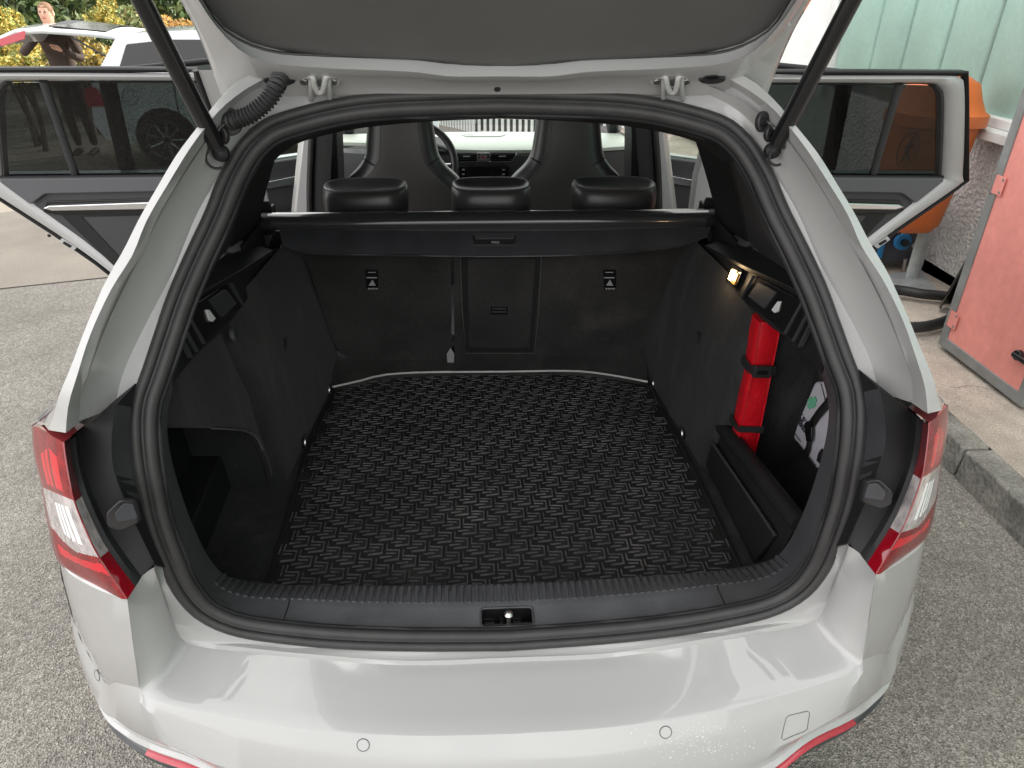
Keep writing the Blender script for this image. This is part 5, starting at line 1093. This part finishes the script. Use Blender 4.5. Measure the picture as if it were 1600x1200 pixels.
box('upper_wall', (WX+.10, edges[0]+.14+(9.97-edges[0])/2-.07, 2.6), (.10, 9.83-edges[0], 3.5), M['whitewall'], bl, bevel=.01)
box('roof_band', (WX+.02, 2.75, 4.25), (.30, 14.9, 1.8), M['whitewall'], bl, bevel=.02)
box('building_core', (5.3, 2.75, 2.55), (5.1, 14.4, 5.1), M['whitewall'], bl, bevel=.02)  # unseen upper mass, its height and length set to shade the yard
# sign board hung out from the wall above the parking place (seen mirrored in the bumper)
sg = thing('hanging_sign', 'white sign board with black lettering hung high above the parking space, mirrored in the bumper', 'sign', (1.00, .30, 3.5))
sx = V(.89, 0, -.456); sn = V(-.456, 0, -.89); sc0 = V(1.00, .30, 3.5)
slab('sign_board', [sc0+V(0, -.8, 0)-sx*.2, sc0+V(0, .8, 0)-sx*.2, sc0+V(0, .8, 0)+sx*.2, sc0+V(0, -.8, 0)+sx*.2], sn*-.04, M['fence'], sg, bevel=.006)
text('lettering', 'SLEVA', .36, sc0+sn*.004, (0, -1, 0), -sx, M['print'], sg, ext=.003)
for dy_ in (-1, 1): tube('sign_arm', [sc0+V(.05, dy_*.6, .05), V(2.7, .30+dy_*.6, 3.7)], .025, M['galv'], sg, seg=8)

# red cabinet
X0 = 2.115
cy1 = at(1463, 542, 'x', X0).y; cy0 = at(1597, 632, 'x', X0+.0).y; cz = KZ+.015; ct_ = 1.45
cab = thing('red_cabinet', 'worn red metal cabinet with a grey frame standing on the pavement', 'cabinet', (X0+.2, (cy0+cy1)/2, KZ))
box('cabinet_body', (X0+.20, (cy0+cy1)/2, (cz+ct_)/2), (.36, cy1-cy0-.01, ct_-cz), M['cabgrey'], cab, bevel=.004)
fr = .045
def cp(y_, z, d=0): return V(X0-d, y_, z)
ringslab('door_frame', [cp(cy1, cz), cp(cy0, cz), cp(cy0, ct_), cp(cy1, ct_)], [cp(cy1-fr, cz+fr*1.05), cp(cy0+fr, cz+fr*1.05), cp(cy0+fr, ct_-fr), cp(cy1-fr, ct_-fr)], (.03, 0, 0), M['cabgrey'], cab, bevel=.003)
slab('cabinet_door', [cp(cy1-fr-.001, cz+fr, -.006), cp(cy0+fr, cz+fr, -.006), cp(cy0+fr, ct_-fr, -.006), cp(cy1-fr-.001, ct_-fr, -.006)], (.012, 0, 0), M['cabred'], cab, bevel=.001)
for py in (497, 290):
    z = at(1485 if py == 497 else 1562, py, 'x', X0).z
    slab('door_hinge', [cp(cy1-.012, z-.038, .001), cp(cy1-fr-.035, z-.038, .001), cp(cy1-fr-.035, z+.038, .001), cp(cy1-.012, z+.038, .001)], (-.0015, 0, 0), M['cabred'], cab, bevel=.0006)
    tube('hinge_pin', [cp(cy1-.014, z-.042, .003), cp(cy1-.014, z+.042, .003)], .005, M['cabgrey'], cab, seg=8)
    for dz in (-.025, .025): disc('hinge_screw', cp(cy1-fr-.022, z+dz, .0025), (-1, 0, 0), .006, .002, M['cabgrey'], cab, seg=10, bevel=.0005)
lk = at(1594, 555, 'x', X0)
disc('door_latch', lk+V(.002, 0, 0), (-1, 0, 0), .022, .02, M['gloss'], cab, seg=16, bevel=.004); box('latch_lever', lk+V(-.022, -.03, 0), (.012, .09, .02), M['gloss'], cab, bevel=.004)
box('cabinet_foot', (X0+.2, (cy0+cy1)/2, KZ+.008), (.34, cy1-cy0-.06, .016), M['black'], cab)

# curved black sheet behind the cabinet
sp = [V(2.47+.085*math.cos(t), 2.46+.15*math.sin(t), 0) for t in np.linspace(-1.9, 2.6, 16)]
bs = thing('black_sheet', 'rolled black plastic sheet leaning between the red cabinet and the wall', 'sheet', (2.47, 2.46, KZ))
loft('sheet_roll', [[V(p.x+dx, p.y+dy_, z) for p in sp] for z, dx, dy_ in ((KZ+.01, -.03, .10), (.5, .0, .03), (.95, .05, -.10), (1.15, .075, -.16))], M['gloss'], bs, solid=.004)

# litter bin on a post
by_ = 3.10
bx = (at(1402, 250, 'y', by_).x+at(1538, 250, 'y', by_).x)/2-.10
tb = thing('litter_bin', 'bright orange litter bin with a domed lid on a grey post', 'litter bin', (bx, by_+.1, KZ))
zb_ = at(1460, 357, 'y', by_).z; zl_ = at(1540, 190, 'y', by_).z; zt_ = at(1470, 150, 'y', by_).z
def rr(hw, hd, z, n=32, p=.55): return [V(bx+hw*math.copysign(abs(math.cos(t))**p, math.cos(t)), by_+hd*math.copysign(abs(math.sin(t))**p, math.sin(t)), z) for t in np.linspace(0, 2*math.pi, n+1)[:-1]]
loft('bin_body', [rr(.06, .05, zb_-.005), rr(.125, .10, zb_+.005), rr(.155, .125, zb_+.05), rr(.178, .145, zb_+.25), rr(.198, .16, zl_)], M['orange'], tb, closed=True, caps=True, sharp=50)
loft('bin_lid', [rr(.205, .17, zl_-.01), rr(.222, .185, zl_-.005), rr(.222, .185, zl_+.05), rr(.20, .165, zl_+.065), rr(.175, .14, zl_+.12), rr(.15, .12, zl_+.19), rr(.08, .07, zl_+.23), rr(.02, .02, zl_+.24)], M['orange'], tb, closed=True, caps=True, sharp=40)
ez = at(1418, 235, 'y', by_-.15).z; ex = at(1418, 235, 'y', by_-.155).x
tube('bin_emblem', [V(ex+.052*math.cos(t), by_-.158-.006*math.sin(t), ez+.085*math.sin(t)) for t in np.linspace(0, 2*math.pi, 33)[:-1]], .0035, M['print'], tb, closed=True, seg=5)
for a, b, r_ in (((-.005, -.01), (.008, .045), .010), ((.0, 0), (-.025, -.06), .007), ((.0, 0), (.02, -.05), .007), ((.006, .035), (.032, .02), .005), ((.006, .035), (-.022, .012), .005)):
    tube('bin_figure', [V(ex+a[0], by_-.157, ez+a[1]), V(ex+b[0], by_-.156, ez+b[1])], r_, M['print'], tb, seg=6, flat=.5, upv=V(0, 1, 0))
disc('bin_figure', V(ex+.012, by_-.152, ez+.058), (0, -1, 0), .011, .006, M['print'], tb, seg=12, bevel=.001)
pb = at(1425, 432, 'z', KZ+.012); tube('bin_post', [V(pb.x, pb.y+.0, KZ), V(pb.x, pb.y, zb_+.02)], .036, M['galv'], tb, seg=18)
slab('base_plate', pxr([(1388, 430, KZ), (1440, 425, KZ), (1466, 458, KZ), (1392, 452, KZ)], 'z'), (0, 0, .012), M['galv'], tb, bevel=.002)
# grey machine with blue edges
vm = thing('car_vacuum', 'dark grey and blue vacuum machine behind the litter bin post', 'vacuum machine', (2.28, 3.45, KZ))
m0 = at(1374, 425, 'y', 3.3); m1 = at(1432, 425, 'y', 3.3)
box('machine_body', ((m0.x+m1.x)/2-.05, 3.46, KZ+.26), (m1.x-m0.x+.10, .28, .50), M['machine'], vm, bevel=.01)
box('machine_edge', (m1.x+.012, 3.46, KZ+.26), (.025, .30, .52), M['blue'], vm, bevel=.006)
box('machine_band', (m0.x-.02, 3.315, KZ+.10), (.03, .02, .10), M['blue'], vm, bevel=.004)
mc = at(1408, 376, 'y', 3.30); disc('machine_dial', mc, (0, -1, 0), .05, .03, M['blue'], vm, seg=18, bevel=.006); disc('dial_knob', mc+V(0, -.03, 0), (0, -1, 0), .022, .025, M['gloss'], vm, seg=14); disc('machine_knob', mc+V(.07, 0, -.02), (0, -1, 0), .016, .03, M['steel'], vm, seg=12)
tube('machine_pipe', [at(1413, 425, 'y', 3.27), at(1416, 404, 'y', 3.27)], .016, M['steel'], vm, seg=10)
# hose
hp_ = [at(*q, 'z', KZ+.03) for q in ((1340, 452), (1400, 453), (1440, 459), (1490, 465), (1525, 478))]
hq_ = [at(*q, 'z', KZ+.03) for q in ((1522, 486), (1490, 496), (1468, 505), (1440, 511), (1410, 510), (1380, 500), (1340, 490))]
hs = tube('vacuum_hose', catmull(hp_+hq_, 150), .027, M['hose'], None, seg=12)
tag(hs, 'black vacuum hose looped on the pavement in front of the bin', 'hose')

# ------------------------------------------------------------------ beyond the car
# white slatted fence ahead
g_on = lambda px, py: on(px, py, lambda p: p.z-gz(p.x, p.y))
fa, fb = g_on(740, 207), g_on(862, 210); fc = g_on(600, 176)
fn = thing('slatted_fence', 'white fence of tall upright metal slats ahead of the car', 'fence', (fa.x, fa.y, fa.z))
def run(a, b, first=0):
    d = (b-a); L_ = d.length; d.normalize(); nn = V(d.y, -d.x, 0)
    if nn.y > 0: nn = -nn
    k = 0
    while k*.088 < L_:
        p = a+d*(k*.088); Rm = Matrix(((d.x, nn.x, 0), (d.y, nn.y, 0), (0, 0, 1)))
        box('slat', (p.x, p.y, gz(p.x, p.y)+.85), (.042, .03, 1.7), M['fence'], fn, rot=Rm, bevel=0)
        k += 1
    m_ = (a+b)/2+nn*-.03
    for z in (.22, 1.5): box('fence_rail', (m_.x, m_.y, gz(m_.x, m_.y)+z), (L_, .03, .06), M['fence'], fn, rot=Rm, bevel=0)
    m2 = (a+b)/2+nn*-.12; box('fence_back', (m2.x, m2.y, gz(m2.x, m2.y)+.9), (L_, .02, 1.8), M['dark_backing'], fn, rot=Rm, bevel=0)
run(fa, fa+(fb-fa)*2.6); run(fa, fc)

def leafcloud(name, c, rad, n, size, cols, parent, seed, shape=1.0):
    r = np.random.RandomState(seed); lob = [(r.normal(0, .42, 3)*np.array(rad), r.uniform(.28, .55)) for _ in range(14)]
    v = []; F = []
    for i in range(n):
        lc, lr = lob[r.randint(len(lob))]; d = r.normal(0, 1, 3); d /= np.linalg.norm(d); q = lc+d*np.array(rad)*lr*r.uniform(.5, 1)**.5
        p = np.array(c)+q
        if p[2] < gz(p[0], p[1])+.03: continue
        a = r.normal(0, 1, 3); a /= np.linalg.norm(a); b = np.cross(a, r.normal(0, 1, 3)); b /= np.linalg.norm(b); s_ = size*r.uniform(.5, 1.4)
        k = len(v); v += [p-a*s_, p+b*s_*.45, p+a*s_, p-b*s_*.45]; F.append((k, k+1, k+2, k+3))
    me = bpy.data.meshes.new(name); me.from_pydata([tuple(x) for x in v], [], F); o = link(bpy.data.objects.new(name, me), parent)
    for m_ in cols: me.materials.append(m_)
    me.polygons.foreach_set('material_index', r.randint(0, len(cols), len(F)).tolist()); return o
def leafm(n, c): return mat(n, c, .6, noise=(1.3, .3, 4))
LG = [leafm('leaf_green', (.055, .10, .022)), leafm('leaf_dark', (.028, .055, .014)), leafm('leaf_olive', (.11, .14, .035))]
LY = [leafm('leaf_yellow', (.52, .43, .09)), leafm('leaf_gold', (.44, .30, .05)), leafm('leaf_lime', (.36, .37, .09)), leafm('leaf_green2', (.16, .20, .05))]
LO = [leafm('leaf_orange', (.44, .21, .05)), leafm('leaf_tan', (.34, .24, .09)), leafm('leaf_gold2', (.42, .27, .05))]
LP = [leafm('leaf_pale', (.20, .24, .09)), leafm('leaf_sage', (.13, .17, .06)), leafm('leaf_straw', (.32, .29, .13))]
M['bark'] = mat('bark', (.07, .05, .035), .9, bump=(30, .6, .01))
def bush(lbl, px, py, y_, rad, n, size, cols, seed, cat='bush'):
    c = at(px, py, 'y', y_); g0 = gz(c.x, c.y)
    t_ = thing('tree' if cat == 'tree' else 'shrub', lbl, cat, (c.x, c.y, g0))
    leafcloud('foliage', c, rad, n, size, cols, t_, seed)
    for k in range(4): tube('stem', [V(c.x+rnd.uniform(-.15, .15), c.y+rnd.uniform(-.15, .15), g0), V(c.x+rnd.uniform(-.3, .3)*rad[0], c.y, (g0+c.z)/2), V(c.x+rnd.uniform(-.7, .7)*rad[0], c.y+rnd.uniform(-.3, .3), c.z+rad[2]*.4)], lambda t: .03*(1-t)+.006, M['bark'], t_, n=8, seg=6)
bush('golden yellow shrub at the left edge beside the person', 8, 70, 11.0, (.34, .4, .55), 6500, .030, LY, 3)
bush('small lime yellow shrub low in front of the person', 32, 98, 10.4, (.30, .3, .26), 3200, .03, LY, 5)
bush('orange brown shrub above the white hatchback roof', 268, 44, 13.2, (.46, .5, .24), 4500, .032, LO, 8)
bush('golden shrub behind the raised hatchback tailgate', 168, 30, 12.6, (.26, .4, .24), 3600, .03, LY, 11)
bush('pale straw coloured shrub between the golden and orange shrubs', 212, 34, 14.2, (.40, .5, .36), 2400, .05, LP, 13)
bush('pale grassy bush behind the tailgate window of the hatchback', 135, 84, 12.2, (.55, .5, .30), 2600, .045, LP[2:]+LY[1:2], 17)
bush('dark green tree mass behind the person', 70, 5, 15.5, (1.3, 1.2, 1.3), 5200, .075, LG, 21, 'tree')
bush('tall green tree behind the golden shrub', 190, -30, 17.0, (1.9, 1.4, 1.7), 6000, .08, LG[:1]+LP[:2]+LG[2:], 23, 'tree')
bush('green tree behind the orange brown shrub', 310, 0, 16.5, (1.2, 1.2, 1.3), 4600, .075, LG, 27, 'tree')
bush('low green bush by the far end of the slatted fence', 672, 196, 12.5, (.6, .4, .16), 1500, .045, LG[:1]+LY[:1], 31)
stuff(leafcloud('far_hedge', (-9, 22, 1.0), (14, 1.5, 3.4), 15000, .17, LG+LP[1:2], None, 41))

# dried splashes on the bumper and moss by the kerb
bpy.context.view_layer.update(); dg_ = bpy.context.evaluated_depsgraph_get(); M['ring'] = mat('sensor_gap', (.10, .10, .10), .6)
def onb(px, py, lift=.0004):
    h_, co, no, _, ob, _ = scene.ray_cast(dg_, CAM, ray(px, py).normalized())
    return co+no*lift, no
for px_, py_ in ((567.5, 1164), (1040, 1144), (152, 1055)):
    c, no = onb(px_, py_); a = no.orthogonal().normalized(); b = no.cross(a)
    tube('parking_sensor', [c+(a*math.cos(k*math.pi/14)+b*math.sin(k*math.pi/14))*.0098 for k in range(28)], .0008, M['ring'], bump, closed=True, seg=5)
    disc('sensor_face', c-no*.0012, no, .0092, .0016, M['paint'], bump, seg=24, bevel=.0004)
tube('tow_eye_cover', [onb(*q_)[0] for q_ in ((1221, 1153), (1224, 1138), (1228, 1122), (1232, 1118), (1248, 1114), (1262, 1111), (1265, 1114), (1263, 1126), (1261, 1139), (1256, 1143), (1240, 1149), (1224, 1156))], .0006, M['ring'], bump, closed=True, seg=5)
v = []; F = []
for k in range(300):
    px_, py_ = rnd.gauss(1085, 42), rnd.gauss(1158, 17)
    h_, co, no, _, ob, _ = scene.ray_cast(dg_, CAM, ray(px_, py_).normalized())
    if not h_ or not ob.name.startswith('bumper_face'): continue
    a = no.orthogonal().normalized(); b = no.cross(a); z_ = rnd.uniform(.0003, .0012)*(1.6 if rnd.random() < .1 else 1); t0_ = rnd.uniform(0, 3); kk = len(v)
    v += [co+no*.0004+(a*math.cos(t0_+q_*1.0472)+b*math.sin(t0_+q_*1.0472))*z_*rnd.uniform(.6, 1.2) for q_ in range(6)]; F.append(tuple(range(kk, kk+6)))
stuff(mesh('dried_splash', v, F, mat('dried_salt', (.62, .61, .585), .9), bump))
mo = at(1480, 733, 'z', .0); stuff(leafcloud('moss', (mo.x-.03, mo.y, .012), (.035, .07, .012), 260, .006, [LG[0], LG[2]], None, 77))

# white hatchback with raised tailgate, rear towards the left
wp = on(262, 219, lambda p: p.z-gz(p.x, p.y)-.31)
hx = V(math.cos(R(6)), math.sin(R(6)), 0); hy = V(-hx.y, hx.x, 0)      # hx: forwards, hy: away from the camera
g1 = wp.z-.31
O_ = wp-hx*.78; O_.z = g1
hc = thing('hatchback_car', 'silver white hatchback parked side on with its tailgate raised, seen over the open door', 'car', (O_.x, O_.y, g1))
M['silver'] = mat('silver_paint', (.58, .62, .63), .35, .15, 1.0)
def H(s_, z, w): return O_+hx*s_+hy*(.85+w)+V(0, 0, z)
def hw(z): return .85 if z < .95 else .85-.42*(z-.95)
side = [(.06, .32), (-.04, .50), (-.02, .72), (.05, .93), (.14, 1.08), (.36, 1.40), (.60, 1.455), (1.3, 1.48), (2.2, 1.43), (2.75, 1.18), (3.05, .98), (3.6, .90), (3.95, .76), (4.08, .55), (4.05, .30), (3.70, .25), (.45, .25)]
loft('body', [[H(s_, z, w*hw(z)) for s_, z in side] for w in (-1, -.93, 0, .93, 1)] if False else [[H(s_+(.05 if s_ < 1 else -.05)*abs(w)**4, z, w*hw(z)) for s_, z in side] for w in (-1, -.97, -.8, 0, .8, .97, 1)], M['silver'], hc, closed=True, caps=True, sharp=40)
def sidepoly(nm, pts, mt_, th=.006, r=.02):
    return slab(nm, roundpoly([H(s_, z, -hw(z)-.001) for s_, z in pts], r), hy*-th, mt_, hc, bevel=.002)
sidepoly('side_window', [(.36, .98), (.52, 1.34), (.95, 1.38), (.95, .98)], M['gloss']); sidepoly('side_window', [(1.0, .98), (1.0, 1.385), (1.7, 1.38), (1.7, .98)], M['gloss']); sidepoly('side_window', [(1.76, .98), (1.76, 1.375), (2.12, 1.34), (2.62, 1.0)], M['gloss'])
sidepoly('tail_lamp', [(-.01, .70), (.0, .88), (.10, .92), (.22, .80), (.20, .70)], M['reflred'], .012)
for a, b in (((.98, .96), (.96, .40)), ((1.73, .96), (1.73, .30)), ((.98, .96), (2.6, .97))):
    tube('door_gap', [H(a[0], a[1], -hw(a[1])-.001), H(b[0], b[1], -hw(b[1])-.001)], .006, M['print'], hc, seg=5)
tube('fuel_flap', [H(.47+.085*math.cos(t), .80+.085*math.sin(t), -.853) for t in np.linspace(0, 2*math.pi, 25)[:-1]], .004, M['print'], hc, closed=True, seg=5)
for s_ in (1.58, 2.5): box('door_handle', H(s_, .86, -.872), (.18, .03, .03), M['silver'], hc, bevel=.006)
for s_ in (.78, 3.30):
    for w in (-1, 1):
        wl = part('wheel', hc); cc = H(s_, .31, w*.70)
        ax = hy*w
        lathe('tyre', cc, [(.19, 0), (.295, 0), (.31, .02), (.31, .18), (.295, .20), (.225, .20), (.215, .10)], M['tyre'], wl, axis=ax, seg=32, caps=False)
        lathe('rim', cc, [(.02, .15), (.05, .155), (.055, .13), (.06, .10), (.20, .10), (.215, .19), (.22, .19), (.22, .05)], M['galv'], wl, axis=ax, seg=32)
        for k in range(9):
            t = k*2*math.pi/9; e = hx*math.cos(t)+V(0, 0, 1)*math.sin(t)
            tube('spoke', [cc+ax*.16+e*.04, cc+ax*.165+e*.21], .017, M['alloy'], wl, seg=6)
        disc('wheel_arch', cc+ax*.188 if False else H(s_, .33, w*.852), ax, .345, .004, M['black'], hc, seg=32)
# its raised tailgate: hinged at the rear of the roof
tl = part('tailgate', hc)
gp = [(.40, 1.43, .60), (.05, 1.47, .63), (-.35, 1.50, .66), (-.62, 1.49, .70), (-.80, 1.42, .72), (-.92, 1.32, .72)]
loft('gate_shell', [[H(s_, z+.03*(1-t*t), w*t) for t in (-1, -.9, -.5, 0, .5, .9, 1)] for s_, z, w in gp], M['silver'], tl, sharp=60, solid=.05, off=-1)
slab('gate_window', [H(.28, 1.455, -.52), H(-.30, 1.515, -.56), H(-.30, 1.545, 0), H(-.30, 1.515, .56), H(.28, 1.455, .52), H(.28, 1.49, 0)], (0, 0, .012), M['gloss'], tl, bevel=.002)
slab('gate_lamp', [H(-.50, 1.485, -.70), H(-.84, 1.38, -.735), H(-.76, 1.33, -.735), H(-.52, 1.40, -.705)], hy*-.02, M['reflred'], tl, bevel=.004)
tube('gate_strut', [H(.25, 1.20, -.60), H(-.15, 1.46, -.60)], .012, M['rubber'], tl, seg=8)
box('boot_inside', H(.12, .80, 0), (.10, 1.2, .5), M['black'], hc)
for o in [o for o in bpy.data.objects if o.parent and o.name.startswith(('boot_inside', 'door_handle')) and o.parent == hc]: pass

# person behind the raised tailgate
pf = g_on(139, 241)
per = thing('person', 'person in a dark brown jacket reaching up to the raised hatchback tailgate', 'person', (pf.x, pf.y, pf.z))
M['skin'] = mat('skin', (.52, .29, .20), .55); M['jacket'] = mat('brown_jacket', (.045, .028, .021), .85, noise=(6, .3, 5)); M['trousers'] = mat('dark_trousers', (.03, .028, .03), .9); M['hair'] = mat('hair', (.16, .085, .04), .7); M['shoe'] = mat('shoes', (.02, .02, .02), .5)
def skinbody(nm, joints, edges, mt_, par, root=0, sub=2):
    me = bpy.data.meshes.new(nm); me.from_pydata([tuple(j[:3]) for j in joints], edges, []); o = link(bpy.data.objects.new(nm, me), par)
    sk = o.modifiers.new('skin', 'SKIN'); sk.use_smooth_shade = True
    if not me.skin_vertices: 
        bpy.context.view_layer.objects.active = o
    for i, j in enumerate(joints):
        s_ = me.skin_vertices[0].data[i]; s_.radius = (j[3], j[4] if len(j) > 4 else j[3]); s_.use_root = (i == root)
    sb_ = o.modifiers.new('sub', 'SUBSURF'); sb_.levels = sub; sb_.render_levels = sub
    me.materials.append(mt_); return o
hp0 = at(70, 2, 'y', pf.y-.05); PSC = (hp0.z-pf.z)/1.75
Pp = lambda x, y, z: (pf.x+x*PSC, pf.y+y*PSC, pf.z+z*PSC)
hand = at(41, 47, 'y', pf.y-.45)
def J(x, y, z, r, r2=None): return (*Pp(x, y, z), r, r2 or r)
hx_, hz_ = (hand.x-pf.x)/PSC, (hand.z-pf.z)/PSC
jo = [J(0, 0, .95, .15, .11), J(0, -.02, 1.15, .15, .11), J(0, -.05, 1.34, .17, .12), J(0, -.05, 1.46, .10, .08),
      J(-.19, -.06, 1.40, .075), J(-.34, -.20, 1.20, .055), J(hx_*.9, -.38, hz_-.12, .042), J(.19, -.06, 1.40, .075), J(.30, -.14, 1.14, .055), J(.24, -.40, 1.24, .042),
      J(.09, 0, .88, .10), J(.10, -.02, .48, .072), J(.10, .02, .10, .05), J(-.09, 0, .88, .10), J(-.10, -.02, .48, .072), J(-.10, .02, .10, .05)]
ed = [(0, 1), (1, 2), (2, 3), (2, 4), (4, 5), (5, 6), (2, 7), (7, 8), (8, 9), (0, 10), (10, 11), (11, 12), (0, 13), (13, 14), (14, 15)]
skinbody('clothed_body', jo, ed, M['jacket'], per)
hd = V(*Pp(.0, -.08, 1.63))
lathe('head', hd+V(0, 0, -.17), [(.05, -.02), (.052, .04), (.062, .06), (.072, .09), (.078, .13), (.080, .18), (.076, .22), (.060, .255), (.03, .275), (.002, .28)], M['skin'], per, seg=24)
lathe('hair', hd+V(0, .012, -.17), [(.078, .15), (.085, .17), (.087, .20), (.082, .235), (.062, .27), (.03, .29), (.002, .295)], M['hair'], per, seg=24)
tube('nose', [hd+V(0, -.078, .02), hd+V(0, -.10, -.015), hd+V(0, -.082, -.03)], .012, M['skin'], per, seg=8)
for k in (-1, 1):
    disc('eye', hd+V(k*.03, -.076, .015), (0, -1, 0), .011, .004, M['print'], per, seg=10, bevel=.001)
    disc('ear', hd+V(k*.080, .01, -.005), (k, 0, 0), .026, .012, M['skin'], per, seg=12, bevel=.004, squash=(1.2, .8))
    skinbody('shoe', [J(k*.10, .06, .05, .045), J(k*.10, -.06, .045, .048, .04), J(k*.10, -.18, .03, .036, .028)], [(0, 1), (1, 2)], M['shoe'], per)
tube('mouth', [hd+V(-.022, -.077, -.055), hd+V(0, -.081, -.058), hd+V(.022, -.077, -.055)], .004, M['reflred'], per, seg=5)
for base, dirv, up_ in ((V(*Pp(hx_*.95, -.42, hz_-.07)), V(0, -.1, 1), V(1, 0, 0)), (V(*Pp(.23, -.46, 1.27)), V(-.1, -.8, .5), V(1, 0, 0))):
    dv = dirv.normalized()
    js = [(*(base-dv*.04), .030, .020), (*(base+dv*.03), .040, .016)]; es = [(0, 1)]
    hnd = skinbody('hand', [(*(base-dv*.05), .028, .022), (*base, .036, .018), (*(base+dv*.045), .038, .016)], [(0, 1), (1, 2)], M['skin'], per, sub=1)
    for q, (o_, ln) in enumerate(((-.03, .065), (-.01, .075), (.01, .07), (.03, .055))):
        b0_ = base+dv*.05+up_*o_; tube('finger', [b0_-dv*.02, b0_+dv*ln*.5, b0_+dv*ln+V(0, -.012, -.006)], .0085, M['skin'], per, n=6, seg=6)
    tube('finger', [base-dv*.01-up_*.03, base+dv*.02-up_*.055, base+dv*.05-up_*.06], .0095, M['skin'], per, n=6, seg=6)

# ------------------------------------------------------------------ keep the tree at thing > part > sub-part
bpy.context.view_layer.update()
def depth(o):
    d = 0
    while o.parent: o = o.parent; d += 1
    return d
for o in list(bpy.data.objects):
    while o.parent and depth(o) > 2: o.parent = o.parent.parent
